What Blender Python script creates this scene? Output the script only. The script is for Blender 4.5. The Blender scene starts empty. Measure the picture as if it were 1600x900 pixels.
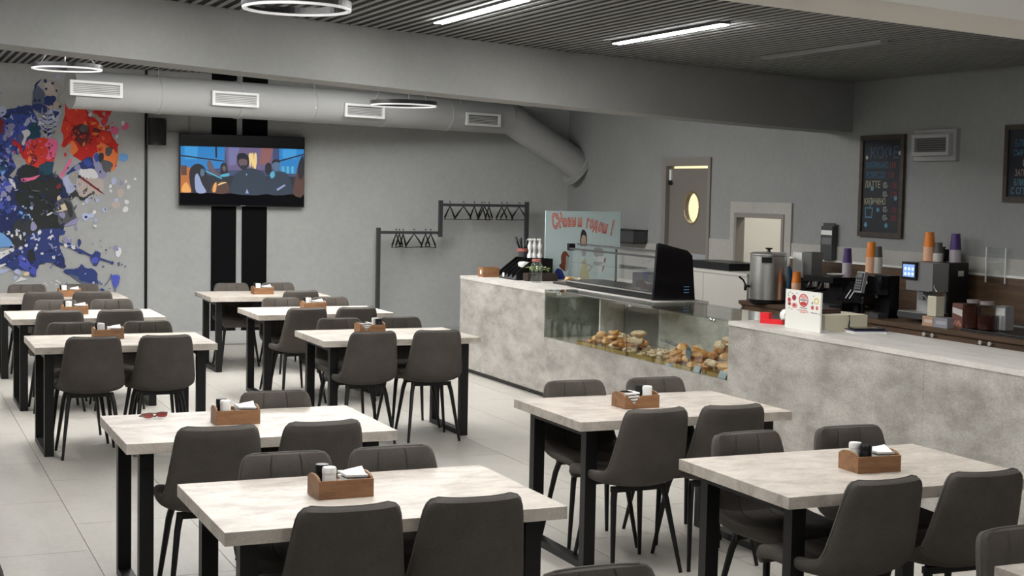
import bpy, bmesh, math, random
from mathutils import Vector, Matrix
R = math.radians
PI = math.pi
random.seed(7)
sc = bpy.context.scene
COL = sc.collection

# ------------------------------------------------------------------ camera
F_PX = 2255.5
CAM = Vector((0, 0, 1.8626))
_yaw, _pitch, _roll = R(23.7407), R(3.9027), R(1.1381)
FWD = Vector((math.sin(_yaw) * math.cos(_pitch), math.cos(_yaw) * math.cos(_pitch), -math.sin(_pitch)))
_r0 = Vector((math.cos(_yaw), -math.sin(_yaw), 0))
_u0 = _r0.cross(FWD)
RIGHT = _r0 * math.cos(_roll) + _u0 * math.sin(_roll)
UP = -_r0 * math.sin(_roll) + _u0 * math.cos(_roll)
cd = bpy.data.cameras.new('camera')
cam = bpy.data.objects.new('camera', cd)
COL.objects.link(cam)
m = Matrix((RIGHT, UP, -FWD)).transposed().to_4x4()
m.translation = CAM
cam.matrix_world = m
cd.sensor_width = 36
cd.lens = F_PX * 36 / 1600
cd.clip_end = 200
sc.camera = cam

# ------------------------------------------------------------------ world and exposure
w = bpy.data.worlds.new('world')
sc.world = w
w.use_nodes = True
w.node_tree.nodes['Background'].inputs[0].default_value = (.6, .65, .7, 1)
w.node_tree.nodes['Background'].inputs[1].default_value = .05
sc.view_settings.view_transform = 'Standard'
sc.view_settings.look = 'None'
sc.view_settings.gamma = 1
sc.view_settings.use_curve_mapping = False
sc.view_settings.exposure = 1.0
LAMP = 52.0      # emission strength of the ceiling strips
RING = .24
KITCHEN = 36.0


# ------------------------------------------------------------------ where a pixel of the photograph lies in the room
def _ray(px, py):
    return FWD + RIGHT * ((px - 800) / F_PX) + UP * ((450 - py) / F_PX)


def at_x(px, py, x):
    d = _ray(px, py)
    return CAM + d * (x / d.x)


def at_y(px, py, y):
    d = _ray(px, py)
    return CAM + d * (y / d.y)


def at_z(px, py, z):
    d = _ray(px, py)
    return CAM + d * ((z - CAM.z) / d.z)


def mpp(p):            # metres per pixel at a point
    return (Vector(p) - CAM).dot(FWD) / F_PX


# ------------------------------------------------------------------ materials
def _new(name):
    mt = bpy.data.materials.new(name)
    mt.use_nodes = True
    nt = mt.node_tree
    b = nt.nodes['Principled BSDF']
    return mt, nt, b


def plain(name, col, rough=.5, metal=0.0, spec=.5, bump=0, bscale=200, emit=0, coat=0):
    mt, nt, b = _new(name)
    b.inputs['Base Color'].default_value = (*col, 1)
    b.inputs['Roughness'].default_value = rough
    b.inputs['Metallic'].default_value = metal
    b.inputs['Specular IOR Level'].default_value = spec
    b.inputs['Coat Weight'].default_value = coat
    if emit:
        b.inputs['Emission Color'].default_value = (*col, 1)
        b.inputs['Emission Strength'].default_value = emit
    if bump:
        g = nt.nodes.new('ShaderNodeNewGeometry')
        n = nt.nodes.new('ShaderNodeTexNoise')
        n.inputs['Scale'].default_value = bscale
        n.inputs['Detail'].default_value = 4
        bm_ = nt.nodes.new('ShaderNodeBump')
        bm_.inputs['Strength'].default_value = bump
        bm_.inputs['Distance'].default_value = .01
        nt.links.new(g.outputs['Position'], n.inputs['Vector'])
        nt.links.new(n.outputs['Fac'], bm_.inputs['Height'])
        nt.links.new(bm_.outputs['Normal'], b.inputs['Normal'])
    return mt


def noisy(name, cols, scale=3, detail=6, rough=.5, stretch=(1, 1, 1), dist=0.0, bump=.0, fine=0.0, lo=.3, hi=.7, spec=.5, coat=0):
    """cols blended by a fractal noise over world position; a second finer noise mottles it"""
    mt, nt, b = _new(name)
    g = nt.nodes.new('ShaderNodeNewGeometry')
    mp = nt.nodes.new('ShaderNodeMapping')
    mp.inputs['Scale'].default_value = stretch
    n = nt.nodes.new('ShaderNodeTexNoise')
    n.inputs['Scale'].default_value = scale
    n.inputs['Detail'].default_value = detail
    n.inputs['Roughness'].default_value = .62
    n.inputs['Distortion'].default_value = dist
    r = nt.nodes.new('ShaderNodeValToRGB')
    k = len(cols)
    while len(r.color_ramp.elements) < k:
        r.color_ramp.elements.new(.5)
    for i, c in enumerate(cols):
        e = r.color_ramp.elements[i]
        e.position = lo + (hi - lo) * i / max(1, k - 1)
        e.color = (*c, 1)
    L = nt.links.new
    L(g.outputs['Position'], mp.inputs['Vector'])
    L(mp.outputs['Vector'], n.inputs['Vector'])
    L(n.outputs['Fac'], r.inputs['Fac'])
    out = r.outputs['Color']
    if fine:
        n2 = nt.nodes.new('ShaderNodeTexNoise')
        n2.inputs['Scale'].default_value = scale * 14
        n2.inputs['Detail'].default_value = 5
        L(mp.outputs['Vector'], n2.inputs['Vector'])
        mr = nt.nodes.new('ShaderNodeMapRange')
        mr.inputs['From Min'].default_value = .3
        mr.inputs['From Max'].default_value = .7
        mr.inputs['To Min'].default_value = 1 - fine
        mr.inputs['To Max'].default_value = 1 + fine * .6
        L(n2.outputs['Fac'], mr.inputs['Value'])
        mx = nt.nodes.new('ShaderNodeMix')
        mx.data_type = 'RGBA'
        mx.blend_type = 'MULTIPLY'
        mx.inputs[0].default_value = 1
        L(out, mx.inputs[6])
        L(mr.outputs['Result'], mx.inputs[7])
        out = mx.outputs[2]
    L(out, b.inputs['Base Color'])
    b.inputs['Roughness'].default_value = rough
    b.inputs['Specular IOR Level'].default_value = spec
    b.inputs['Coat Weight'].default_value = coat
    if bump:
        bp = nt.nodes.new('ShaderNodeBump')
        bp.inputs['Strength'].default_value = bump
        bp.inputs['Distance'].default_value = .01
        L(n.outputs['Fac'], bp.inputs['Height'])
        L(bp.outputs['Normal'], b.inputs['Normal'])
    return mt


def emitter(name, col, s):
    mt, nt, b = _new(name)
    b.inputs['Base Color'].default_value = (*col, 1)
    b.inputs['Emission Color'].default_value = (*col, 1)
    b.inputs['Emission Strength'].default_value = s
    return mt


def glass(name, tint=(.93, .96, .95), rough=0.0, refl=1.0):
    mt = bpy.data.materials.new(name)
    mt.use_nodes = True
    nt = mt.node_tree
    nt.nodes.clear()
    o = nt.nodes.new('ShaderNodeOutputMaterial')
    t = nt.nodes.new('ShaderNodeBsdfTransparent')
    t.inputs[0].default_value = (*tint, 1)
    g = nt.nodes.new('ShaderNodeBsdfGlossy')
    g.inputs['Roughness'].default_value = rough
    g.inputs[0].default_value = (refl, refl, refl, 1)
    lw = nt.nodes.new('ShaderNodeLayerWeight')
    lw.inputs['Blend'].default_value = .5
    pw_ = nt.nodes.new('ShaderNodeMath')
    pw_.operation = 'POWER'
    pw_.inputs[1].default_value = 5
    f = nt.nodes.new('ShaderNodeMath')
    f.operation = 'MULTIPLY_ADD'
    f.inputs[1].default_value = .95
    f.inputs[2].default_value = .045
    nt.links.new(lw.outputs['Facing'], pw_.inputs[0])
    nt.links.new(pw_.outputs[0], f.inputs[0])
    x = nt.nodes.new('ShaderNodeMixShader')
    nt.links.new(f.outputs[0], x.inputs[0])
    nt.links.new(t.outputs[0], x.inputs[1])
    nt.links.new(g.outputs[0], x.inputs[2])
    nt.links.new(x.outputs[0], o.inputs[0])
    return mt


M = {}
M['wall'] = noisy('grey_plaster', [(.245, .252, .25), (.285, .292, .288)], 1.3, 8, .85, fine=.05, bump=.03)
M['wall_lit'] = noisy('grey_plaster_lit', [(.38, .39, .385), (.43, .44, .432)], 1.3, 8, .85, fine=.05, bump=.03)  # same grey plaster as the right wall, stronger back-wall light painted in
M['beam'] = noisy('beam_plaster', [(.28, .284, .278), (.315, .318, .31)], 2.0, 8, .85, fine=.04)
M['wall_white'] = plain('white_paint', (.42, .42, .41), .8)
M['tile'] = noisy('porcelain_tile', [(.42, .398, .36), (.48, .458, .418), (.515, .493, .452)], 1.4, 7, .34, stretch=(2.2, .7, 1), fine=.05, dist=.4)
M['grout'] = plain('grout', (.25, .24, .225), .9)
M['slat'] = plain('slat_grey', (.27, .275, .275), .8, 0, .2)
M['black'] = plain('plenum_black', (.006, .006, .007), .9)
M['table'] = noisy('pale_concrete_laminate', [(.39, .345, .30), (.52, .47, .415), (.605, .555, .495)], 9, 9, .42, stretch=(.7, 1.3, 1), dist=.5, fine=.12, lo=.34, hi=.64)
M['counter'] = noisy('concrete_laminate', [(.265, .248, .226), (.365, .348, .318), (.455, .437, .402)], 6.5, 10, .45, stretch=(1, .5, 1), dist=.2, fine=.17, lo=.36, hi=.64)
M['counter_lit'] = noisy('concrete_laminate_lit', [(.34, .322, .295), (.45, .43, .395), (.54, .52, .48)], 6.5, 10, .45, stretch=(1, .5, 1), dist=.2, fine=.15, lo=.36, hi=.64)  # counter concrete again, light missing inside the case added to its colour
M['countertop'] = noisy('pale_worktop', [(.50, .475, .44), (.60, .575, .54), (.66, .64, .60)], 4, 8, .4, stretch=(2.5, .6, 1), dist=.5, fine=.08)
M['fabric'] = noisy('charcoal_velour', [(.064, .056, .049), (.085, .075, .066)], 9, 6, .78, fine=.12, bump=.05, spec=.3)
M['piping'] = plain('fabric_piping', (.085, .078, .07), .75)
M['metal'] = plain('black_metal', (.0045, .0045, .005), .45, .0, .35)
M['wood'] = noisy('oak_stain', [(.165, .076, .031), (.265, .128, .056), (.31, .155, .07)], 6, 7, .5, stretch=(1, 3, 7), fine=.18)
M['brown'] = noisy('walnut_laminate', [(.055, .032, .018), (.105, .062, .035), (.15, .09, .052)], 3, 8, .45, stretch=(2, .5, 9), fine=.22, lo=.28, hi=.72)
M['white'] = plain('white_plastic', (.78, .78, .76), .4)
M['paper'] = plain('paper', (.82, .82, .80), .9)
M['blackpl'] = plain('black_plastic', (.005, .005, .006), .32, 0, .4)
M['blackgloss'] = plain('black_glass', (.006, .006, .008), .07)
M['darkgrey'] = plain('dark_grey_plastic', (.05, .05, .053), .45)
M['steel'] = plain('brushed_steel', (.70, .69, .67), .34, 1.0)
M['chrome'] = plain('chrome', (.75, .75, .75), .12, 1.0)
M['duct'] = plain('galvanised_duct_paint', (.34, .345, .34), .6, 0, .3, bump=.05, bscale=30)
M['grille'] = plain('white_grille', (.66, .67, .66), .45)
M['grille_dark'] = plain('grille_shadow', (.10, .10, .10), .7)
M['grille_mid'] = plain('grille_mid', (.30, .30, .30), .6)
M['lamp'] = emitter('led_diffuser', (1, .985, .96), LAMP)
M['lamp_off'] = plain('led_diffuser_off', (.26, .26, .26), .5)
M['ring'] = emitter('ring_diffuser', (1, .985, .955), RING)
M['ring'].node_tree.nodes['Principled BSDF'].inputs['Base Color'].default_value = (.3, .3, .3, 1)
M['glass'] = glass('clear_glass', (.94, .965, .95))
M['acrylic'] = glass('acrylic', (.97, .98, .98))
M['door'] = plain('taupe_door', (.19, .17, .155), .55)
M['frame'] = plain('taupe_frame', (.23, .21, .195), .5)
M['wains'] = noisy('beige_wall_panel', [(.36, .35, .325), (.42, .41, .38)], 2, 6, .6, fine=.06)
M['cupboard'] = plain('cupboard_pale', (.56, .54, .50), .5)
M['orange'] = plain('orange_card', (.85, .24, .02), .5)
M['orangepale'] = plain('peach_card', (.80, .46, .30), .5)
M['purple'] = plain('purple_card', (.07, .03, .17), .5)
M['lilac'] = plain('lilac_card', (.48, .43, .48), .5)
M['cupgrey'] = plain('grey_card', (.09, .09, .085), .5)
M['cupwhite'] = plain('white_card', (.62, .60, .56), .5)
M['red'] = plain('red_plastic', (.75, .02, .03), .35)
M['cream'] = plain('cream_plastic', (.62, .58, .45), .45)
M['navy'] = plain('navy_cover', (.015, .015, .07), .35)
M['bun'] = noisy('golden_crust', [(.50, .20, .05), (.68, .36, .12), (.78, .52, .24)], 22, 5, .5)
M['bun2'] = noisy('brown_crust', [(.32, .11, .035), (.50, .22, .07), (.66, .36, .14)], 22, 5, .45)
M['sugar'] = noisy('sugared_pastry', [(.48, .27, .12), (.66, .50, .32), (.76, .66, .50)], 26, 5, .7)
M['tray'] = plain('amber_tray', (.36, .24, .08), .25)
M['tag'] = plain('blue_grey_tag', (.26, .32, .36), .5)
M['tagdark'] = plain('teal_tag', (.03, .10, .13), .5)
M['amberglass'] = plain('tea_jar', (.05, .016, .012), .08)
M['kitchen'] = plain('kitchen_paint', (.82, .81, .78), .7)
M['kitchenwarm'] = plain('kitchen_warm_paint', (.85, .70, .38), .7)
M['board'] = noisy('blackboard', [(.008, .011, .017), (.016, .020, .028)], 5, 5, .7)
M['boardframe'] = noisy('dark_wood_frame', [(.03, .022, .016), (.06, .045, .033)], 6, 5, .6, stretch=(1, 3, 3))


# ------------------------------------------------------------------ mesh helpers
class MB:
    def __init__(s):
        s.bm = bmesh.new()

    def box(s, x0, x1, y0, y1, z0, z1, mat=0, rot=None):
        v = [Vector((x, y, z)) for z in (z0, z1) for y in (y0, y1) for x in (x0, x1)]
        if rot:
            c = Vector(((x0 + x1) / 2, (y0 + y1) / 2, (z0 + z1) / 2))
            v = [rot @ (p - c) + c for p in v]
        vs = [s.bm.verts.new(p) for p in v]
        for f in ((0, 2, 3, 1), (4, 5, 7, 6), (0, 1, 5, 4), (2, 6, 7, 3), (0, 4, 6, 2), (1, 3, 7, 5)):
            s.bm.faces.new([vs[i] for i in f]).material_index = mat
        return s

    def cbox(s, c, sx, sy, sz, rot=None, mat=0):
        return s.box(c[0] - sx / 2, c[0] + sx / 2, c[1] - sy / 2, c[1] + sy / 2, c[2] - sz / 2, c[2] + sz / 2, mat, rot)

    def tube(s, pts, r, n=8, closed=False, mat=0):
        pts = [Vector(p) for p in pts]
        k = len(pts)
        rs = r if isinstance(r, (list, tuple)) else [r] * k
        rings = []
        for i, p in enumerate(pts):
            if closed:
                d = pts[(i + 1) % k] - pts[i - 1]
            else:
                d = pts[min(i + 1, k - 1)] - pts[max(i - 1, 0)]
            d.normalize()
            a = d.cross(Vector((0, 0, 1)))
            if a.length < 1e-3:
                a = d.cross(Vector((0, 1, 0)))
            a.normalize()
            b = a.cross(d)
            rings.append([s.bm.verts.new(p + (a * math.cos(2 * PI * j / n) + b * math.sin(2 * PI * j / n)) * rs[i]) for j in range(n)])
        m_ = k if closed else k - 1
        for i in range(m_):
            A, B = rings[i], rings[(i + 1) % k]
            for j in range(n):
                f = s.bm.faces.new((A[j], A[(j + 1) % n], B[(j + 1) % n], B[j]))
                f.smooth = True
                f.material_index = mat
        if not closed:
            s.bm.faces.new(rings[0][::-1]).material_index = mat
            s.bm.faces.new(rings[-1]).material_index = mat
        return s

    def lathe(s, prof, n=20, c=(0, 0, 0), mat=0, smooth=True):
        c = Vector(c)
        rings = []
        for r, z in prof:
            if r < 1e-5:
                rings.append([s.bm.verts.new(c + Vector((0, 0, z)))])
            else:
                rings.append([s.bm.verts.new(c + Vector((r * math.cos(2 * PI * j / n), r * math.sin(2 * PI * j / n), z))) for j in range(n)])
        for A, B in zip(rings, rings[1:]):
            for j in range(n):
                k = (j + 1) % n
                if len(A) == 1 and len(B) == 1:
                    continue
                if len(A) == 1:
                    f = s.bm.faces.new((A[0], B[k], B[j]))
                elif len(B) == 1:
                    f = s.bm.faces.new((A[j], A[k], B[0]))
                else:
                    f = s.bm.faces.new((A[j], A[k], B[k], B[j]))
                f.smooth = smooth
                f.material_index = mat
        return s

    def prism(s, poly, fn0, fn1, mat=0):
        """poly of 2-d points lifted by fn0 / fn1 to the two end faces"""
        a = [s.bm.verts.new(fn0(*p)) for p in poly]
        b = [s.bm.verts.new(fn1(*p)) for p in poly]
        s.bm.faces.new(a[::-1]).material_index = mat
        s.bm.faces.new(b).material_index = mat
        k = len(poly)
        for i in range(k):
            s.bm.faces.new((a[i], a[(i + 1) % k], b[(i + 1) % k], b[i])).material_index = mat
        return s

    def face(s, pts, mat=0):
        s.bm.faces.new([s.bm.verts.new(Vector(p)) for p in pts]).material_index = mat
        return s

    def build(s, name, mats, parent=None, bevel=0, loc=None, recalc=True, seg=2):
        if bevel:
            es = [e for e in s.bm.edges if len(e.link_faces) == 2 and e.calc_face_angle(0) > .5]
            bmesh.ops.bevel(s.bm, geom=es, offset=bevel, segments=seg, affect='EDGES', profile=.5)
        if recalc:
            bmesh.ops.recalc_face_normals(s.bm, faces=s.bm.faces)
        if any(f.smooth for f in s.bm.faces):
            for e in s.bm.edges:
                if len(e.link_faces) == 2 and e.calc_face_angle(0) > .62:
                    e.smooth = False
        me = bpy.data.meshes.new(name)
        s.bm.to_mesh(me)
        s.bm.free()
        for k in (mats if isinstance(mats, (list, tuple)) else [mats]):
            me.materials.append(M[k] if isinstance(k, str) else k)
        o = bpy.data.objects.new(name, me)
        COL.objects.link(o)
        if parent:
            o.parent = parent
        if loc:
            o.location = loc
        return o


def obj_from(name, me, parent=None, loc=None):
    o = bpy.data.objects.new(name, me)
    COL.objects.link(o)
    if parent:
        o.parent = parent
    if loc is not None:
        o.location = loc
    return o


def tag(o, label, cat=None, group=None, kind=None):
    if label:
        o['label'] = label
    if cat:
        o['category'] = cat
    if group:
        o['group'] = group
    if kind:
        o['kind'] = kind
    return o


def thing(name, label, cat, loc=(0, 0, 0), rz=0, group=None):
    o = bpy.data.objects.new(name, None)
    o.empty_display_size = .1
    COL.objects.link(o)
    o.location = loc
    o.rotation_euler = (0, 0, rz)
    return tag(o, label, cat, group)


def struct(o):
    o['kind'] = 'structure'
    return o


KIDS = {}


def dup(root, loc, rz, label=None, group=None):
    def cp(o, parent):
        c = o.copy()
        COL.objects.link(c)
        c.parent = parent
        for ch in KIDS.get(o.name) or [q for q in o.children]:
            cp(ch, c)
        return c
    r_ = cp(root, None)
    r_.location = loc
    r_.rotation_euler = (0, 0, rz)
    if label:
        r_['label'] = label
    if group:
        r_['group'] = group
    return r_


FRAME_R = Matrix(((0, 0, -1), (-1, 0, 0), (0, 1, 0))).to_4x4()    # text on the right wall: reads towards -y, faces -x
FRAME_B = Matrix(((1, 0, 0), (0, 0, -1), (0, 1, 0))).to_4x4()     # text facing the camera side: reads towards +x, faces -y


def text_bm(bm, s, size, mtx, mat=0, align='LEFT', offset=0.0, depth=.0004, shear=0):
    cu = bpy.data.curves.new('t', 'FONT')
    cu.body = s
    cu.size = size
    cu.align_x = align
    cu.extrude = depth
    cu.offset = offset
    cu.shear = shear
    cu.resolution_u = 2
    o = bpy.data.objects.new('t', cu)
    COL.objects.link(o)
    dg = bpy.context.evaluated_depsgraph_get()
    me = bpy.data.meshes.new_from_object(o.evaluated_get(dg))
    me.transform(mtx)
    n0 = len(bm.faces)
    bm.from_mesh(me)
    bm.faces.ensure_lookup_table()
    for f in bm.faces[n0:]:
        f.material_index = mat
    bpy.data.objects.remove(o)
    bpy.data.curves.remove(cu)
    bpy.data.meshes.remove(me)


def smooth_loop(pts, k=4):
    """closed Catmull-Rom"""
    n = len(pts)
    out = []
    for i in range(n):
        p0, p1, p2, p3 = [Vector((*pts[(i + j) % n][:2], 0)) for j in (-1, 0, 1, 2)]
        for t in range(k):
            t = t / k
            q = .5 * ((2 * p1) + (p2 - p0) * t + (2 * p0 - 5 * p1 + 4 * p2 - p3) * t * t + (3 * p1 - p0 - 3 * p2 + p3) * t ** 3)
            out.append((q.x, q.y))
    return out


# ------------------------------------------------------------------ the room
YB = 16.67       # back wall
XR = 8.083       # right wall
XL = -3.2
YF = -2.6
ZC = 2.89        # underside of the slats, front bay
ZC2 = 3.12       # back bay


def beam_y(x):
    return 7.587 + .55 * x - .019 * x * x


def beam_z(x):
    return 2.566 - .016 * x


def beam2_y(x):
    return 3.503 + .225 * (x - 2.704)


# floor of long porcelain tiles, running bond
b = MB().box(XL, XR + 2.6, YF, YB + .2, -.12, -.006)
floor = struct(b.build('floor', 'grout'))
floor['label'] = 'pale grey porcelain tile floor in long offset rows'
TW, TL, J = .61, 1.22, .004
bt = MB().box(-TW / 2 + J / 2, TW / 2 - J / 2, -TL / 2 + J / 2, TL / 2 - J / 2, -.0115, 0)
tile_me = bt.build('tile', 'tile', floor, bevel=.0015, seg=1)
tile_mesh = tile_me.data
first = True
for i in range(-5, 12):
    xc = .966 + TW * (i + .5)
    offs = {0: .19, 1: .81}.get(i % 2)
    for j in range(1, 15):
        yc = 7.46 + offs + TL * (j - 6) - TL / 2 + .38
        if yc < 2.6 or yc > YB + .35 or xc > XR + .2:
            continue
        if xc < -1.6:
            continue
        if first:
            tile_me.location = (xc, yc, 0)
            first = False
        else:
            obj_from('tile', tile_mesh, floor, (xc, yc, 0))

# back wall, right wall (with its door and hatch openings), and the two walls behind the camera
wb = struct(MB().box(XL, XR + .2, YB, YB + .2, 0, 3.6).build('wall_back', 'wall_lit'))
DY0, DY1, DZ = 13.187, 14.207, 2.243
HY0, HY1, HZ0, HZ1 = 11.79, 12.68, 1.02, 1.672
X2 = XR + .07
wr = MB()
for y0, y1, z0, z1 in ((YF, HY0, 0, 3.6), (HY0, HY1, 0, HZ0), (HY0, HY1, HZ1, 3.6), (HY1, DY0, 0, 3.6), (DY0, DY1, DZ, 3.6), (DY1, YB, 0, 3.6)):
    wr.box(XR, X2, y0, y1, z0, z1)
struct(wr.build('wall_right', 'wall'))
struct(MB().box(XL - .2, XL, YF, YB + .2, 0, 3.6).build('wall_left', 'wall_white'))
struct(MB().box(XL - .2, XR + .2, YF - .2, YF, 0, 3.6).build('wall_front', 'wall_white'))
struct(MB().box(XL, 5.44, YB - .014, YB, 0, .155).build('baseboard_back', plain('skirting', (.50, .50, .48), .5), bevel=.003))
struct(MB().box(5.44, XR, YB - .014, YB, 0, .155).build('baseboard_back', plain('skirting_grey', (.36, .37, .37), .5), bevel=.003))

# ceilings: black plenum with slats hung under it
ce = struct(MB().box(XL, XR + .2, YF, YB, 3.42, 3.6).build('ceiling', 'black'))
sl = MB().box(-.0165, .0165, 0, 1, 0, .005).build('slat', 'slat', ce)
slm = sl.data
k = 0
x = -1.2
LIT = {3.171: (7.12, 8.41), 4.657: (7.50, 8.885), 6.085: (7.83, 9.22)}      # the slats stop where these strip lights sit
while x < XR - .03:
    ya, yb_ = max(beam2_y(x) + .30, 3.6), beam_y(x) - .003
    runs = [(ya, yb_)]
    for lx, (l0, l1) in LIT.items():
        if abs(x - lx) < .051:
            runs = [(ya, l0 - .02), (l1 + .02, yb_)]
    for ra_, rb_ in runs:
        o = sl if k == 0 else obj_from('slat', slm, ce)
        o.location = (x, ra_, ZC)
        o.scale = (1, rb_ - ra_, 1)
        k += 1
    x += .0797
x = .2
while x < XR - .03:
    ya = beam_y(x) + .36
    o = obj_from('slat', slm, ce, (x, ya, ZC2))
    o.scale = (1, YB - ya - .005, 1)
    x += .0797

for nm, zz, f0, f1 in (('backing', ZC + .0055, lambda x: beam2_y(x) + .33, beam_y), ('backing', ZC2 + .0055, lambda x: beam_y(x) + .33, lambda x: YB)):
    b = MB()
    n_ = 24
    xs_ = [XL + (XR - XL) * i / n_ for i in range(n_ + 1)]
    b.prism([(x, f0(x)) for x in xs_] + [(x, f1(x)) for x in xs_[::-1]], lambda x, y: (x, y, zz), lambda x, y: (x, y, zz + .012))
    b.build(nm, 'black', ce)

# the slanting downstand beam and the near one
bb = MB()
prev = None
N = 40
for i in range(N + 1):
    x = XL + (XR - XL) * i / N
    y, z = beam_y(x), beam_z(x)
    ring = [bb.bm.verts.new(p) for p in ((x, y, z), (x, y, 3.43), (x, y + .34, 3.43), (x, y + .34, z))]
    if prev:
        for a_ in range(4):
            f = bb.bm.faces.new((prev[a_], prev[(a_ + 1) % 4], ring[(a_ + 1) % 4], ring[a_]))
    else:
        bb.bm.faces.new(ring[::-1])
    prev = ring
bb.bm.faces.new(prev)
bo = struct(bb.build('ceiling_beam', 'beam'))
bo['label'] = 'long grey plastered beam slanting across the room below the slats'
b = MB()
b.prism([(XL, beam2_y(XL)), (XR, beam2_y(XR)), (XR, beam2_y(XR) + .34), (XL, beam2_y(XL) + .34)], lambda x, y: (x, y, 2.44), lambda x, y: (x, y, 3.43))
b2 = struct(b.build('ceiling_beam', plain('beige_beam', (.80, .78, .73), .8)))
b2['label'] = 'pale beam crossing the upper right corner of the picture'
# flat pale ceiling of the bay behind the camera
b = MB()
b.prism([(XL, YF), (XR, YF), (XR, beam2_y(XR)), (XL, beam2_y(XL))], lambda x, y: (x, y, 3.0), lambda x, y: (x, y, 3.05))
struct(b.build('ceiling', 'wall_white'))


# ------------------------------------------------------------------ lamps
def strip(x, y0, y1, z, label, on=True, group=None):
    t = thing('strip_light', label, 'lamp', (x, (y0 + y1) / 2, z + .032), 0, group)
    h = (y1 - y0) / 2
    MB().box(-.034, .034, -h - .012, h + .012, -.040, .004).build('housing', 'darkgrey' if on else 'slat', t, bevel=.003)
    MB().box(-.031, .031, -h, h, -.046, -.0405).build('diffuser', 'lamp' if on else 'lamp_off', t, bevel=.001, seg=1)
    return t


strip(3.171, 7.12, 8.41, ZC - .005, 'glowing white strip light on the slats, left of the two lit ones')
strip(4.657, 7.50, 8.885, ZC - .005, 'glowing white strip light on the slats, right of the two lit ones')
strip(6.085, 7.83, 9.22, ZC - .005, 'unlit grey strip light on the slats towards the menu board', False)
for x_, y_ in ((.2, 4.75), (1.68, 4.95), (3.17, 5.35), (4.66, 5.75), (1.68, 7.05)):
    strip(x_, y_ - .65, y_ + .65, ZC - .005, 'lit ceiling strip light over the front tables, above the picture', True, 'strip lights over the front tables')
for x_, y_ in ((.6, .9), (2.4, 1.2), (4.2, 1.5)):
    strip(x_, y_ - .65, y_ + .65, 2.995, 'lit ceiling strip light behind the camera', True, 'strip lights behind the camera')
for x_, y_ in [(-1.2 + 1.15 * i, 11.3 + 1.3 * j + .1 * i) for j in range(2) for i in range(6)] + [(2.9, 13.4), (3.9, 13.8), (5.0, 14.3)]:  # unseen strips, number and places set to brighten the back wall
    strip(x_, y_ - .65, y_ + .65, ZC2 - .005, 'unseen lit ceiling strip light added behind the slanting beam', True, 'added strip lights behind the beam')


def ring_lamp(c, D, zc, label):
    t = thing('ring_pendant_lamp', label, 'lamp', c)
    n = 56
    r0, r1 = D / 2 - .017, D / 2
    for nm, z0, z1, ra, rb, mt in (('housing', .006, .040, r0 - .006, r1 + .003, 'blackpl'), ('diffuser', -.006, .006, r0, r1, 'ring')):
        b = MB()
        rr = []
        for i in range(n):
            a = 2 * PI * i / n
            q = [(ra, z0), (rb, z0), (rb, z1), (ra, z1)]
            rr.append([b.bm.verts.new((r_ * math.cos(a), r_ * math.sin(a), z)) for r_, z in q])
        for i in range(n):
            A, B = rr[i], rr[(i + 1) % n]
            for j in range(4):
                b.bm.faces.new((A[j], B[j], B[(j + 1) % 4], A[(j + 1) % 4]))
        b.build(nm, mt, t)
    h = zc - c[2]
    for a in (.35, .35 + 2 * PI / 3, .35 + 4 * PI / 3):
        p0 = (math.cos(a) * (r1 - .012), math.sin(a) * (r1 - .012), .038)
        MB().tube([p0, (math.cos(a) * .035, math.sin(a) * .035, h - .02)], .0028, 5).build('wire', 'steel', t)
    MB().lathe([(0, h - .03), (.055, h - .03), (.06, h - .02), (.06, h), (0, h)], 18).build('ceiling_rose', 'blackpl', t)


ring_lamp((2.011, 7.431, 2.78), .565, ZC, 'black ring pendant lamp with a white rim, in front of the slanting beam')
ring_lamp((1.47, 12.75, 2.80), .575, ZC2, 'ring pendant lamp hanging above the paint-splash mural')
ring_lamp((4.28, 12.2, 2.585), .585, ZC2, 'ring pendant lamp hanging before the ventilation duct right of the television')

# ------------------------------------------------------------------ tables
table0 = None


def make_table():
    t = thing('dining_table', 'x', 'table', (0, 0, 0), 0, 'concrete-look dining tables')
    L, W = 1.215, .80
    MB().box(0, L, 0, W, .705, .75).build('table_top', 'table', t, bevel=.002, seg=1)
    for x0 in (.066, L - .066 - .061):
        for y0 in (.07, W - .07 - .055):
            MB().box(x0, x0 + .061, y0, y0 + .055, .0, .7045).build('leg', 'metal', t, bevel=.002, seg=1)
        MB().box(x0, x0 + .061, .1255, W - .1255, 0, .036).build('foot_bar', 'metal', t, bevel=.002, seg=1)
        MB().box(x0, x0 + .061, .1255, W - .1255, .665, .7045).build('top_bar', 'metal', t, bevel=.002, seg=1)
    for y0 in (.20, W - .235):
        MB().box(.1275, L - .1275, y0, y0 + .035, .672, .7045).build('rail', 'metal', t)
    return t


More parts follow.
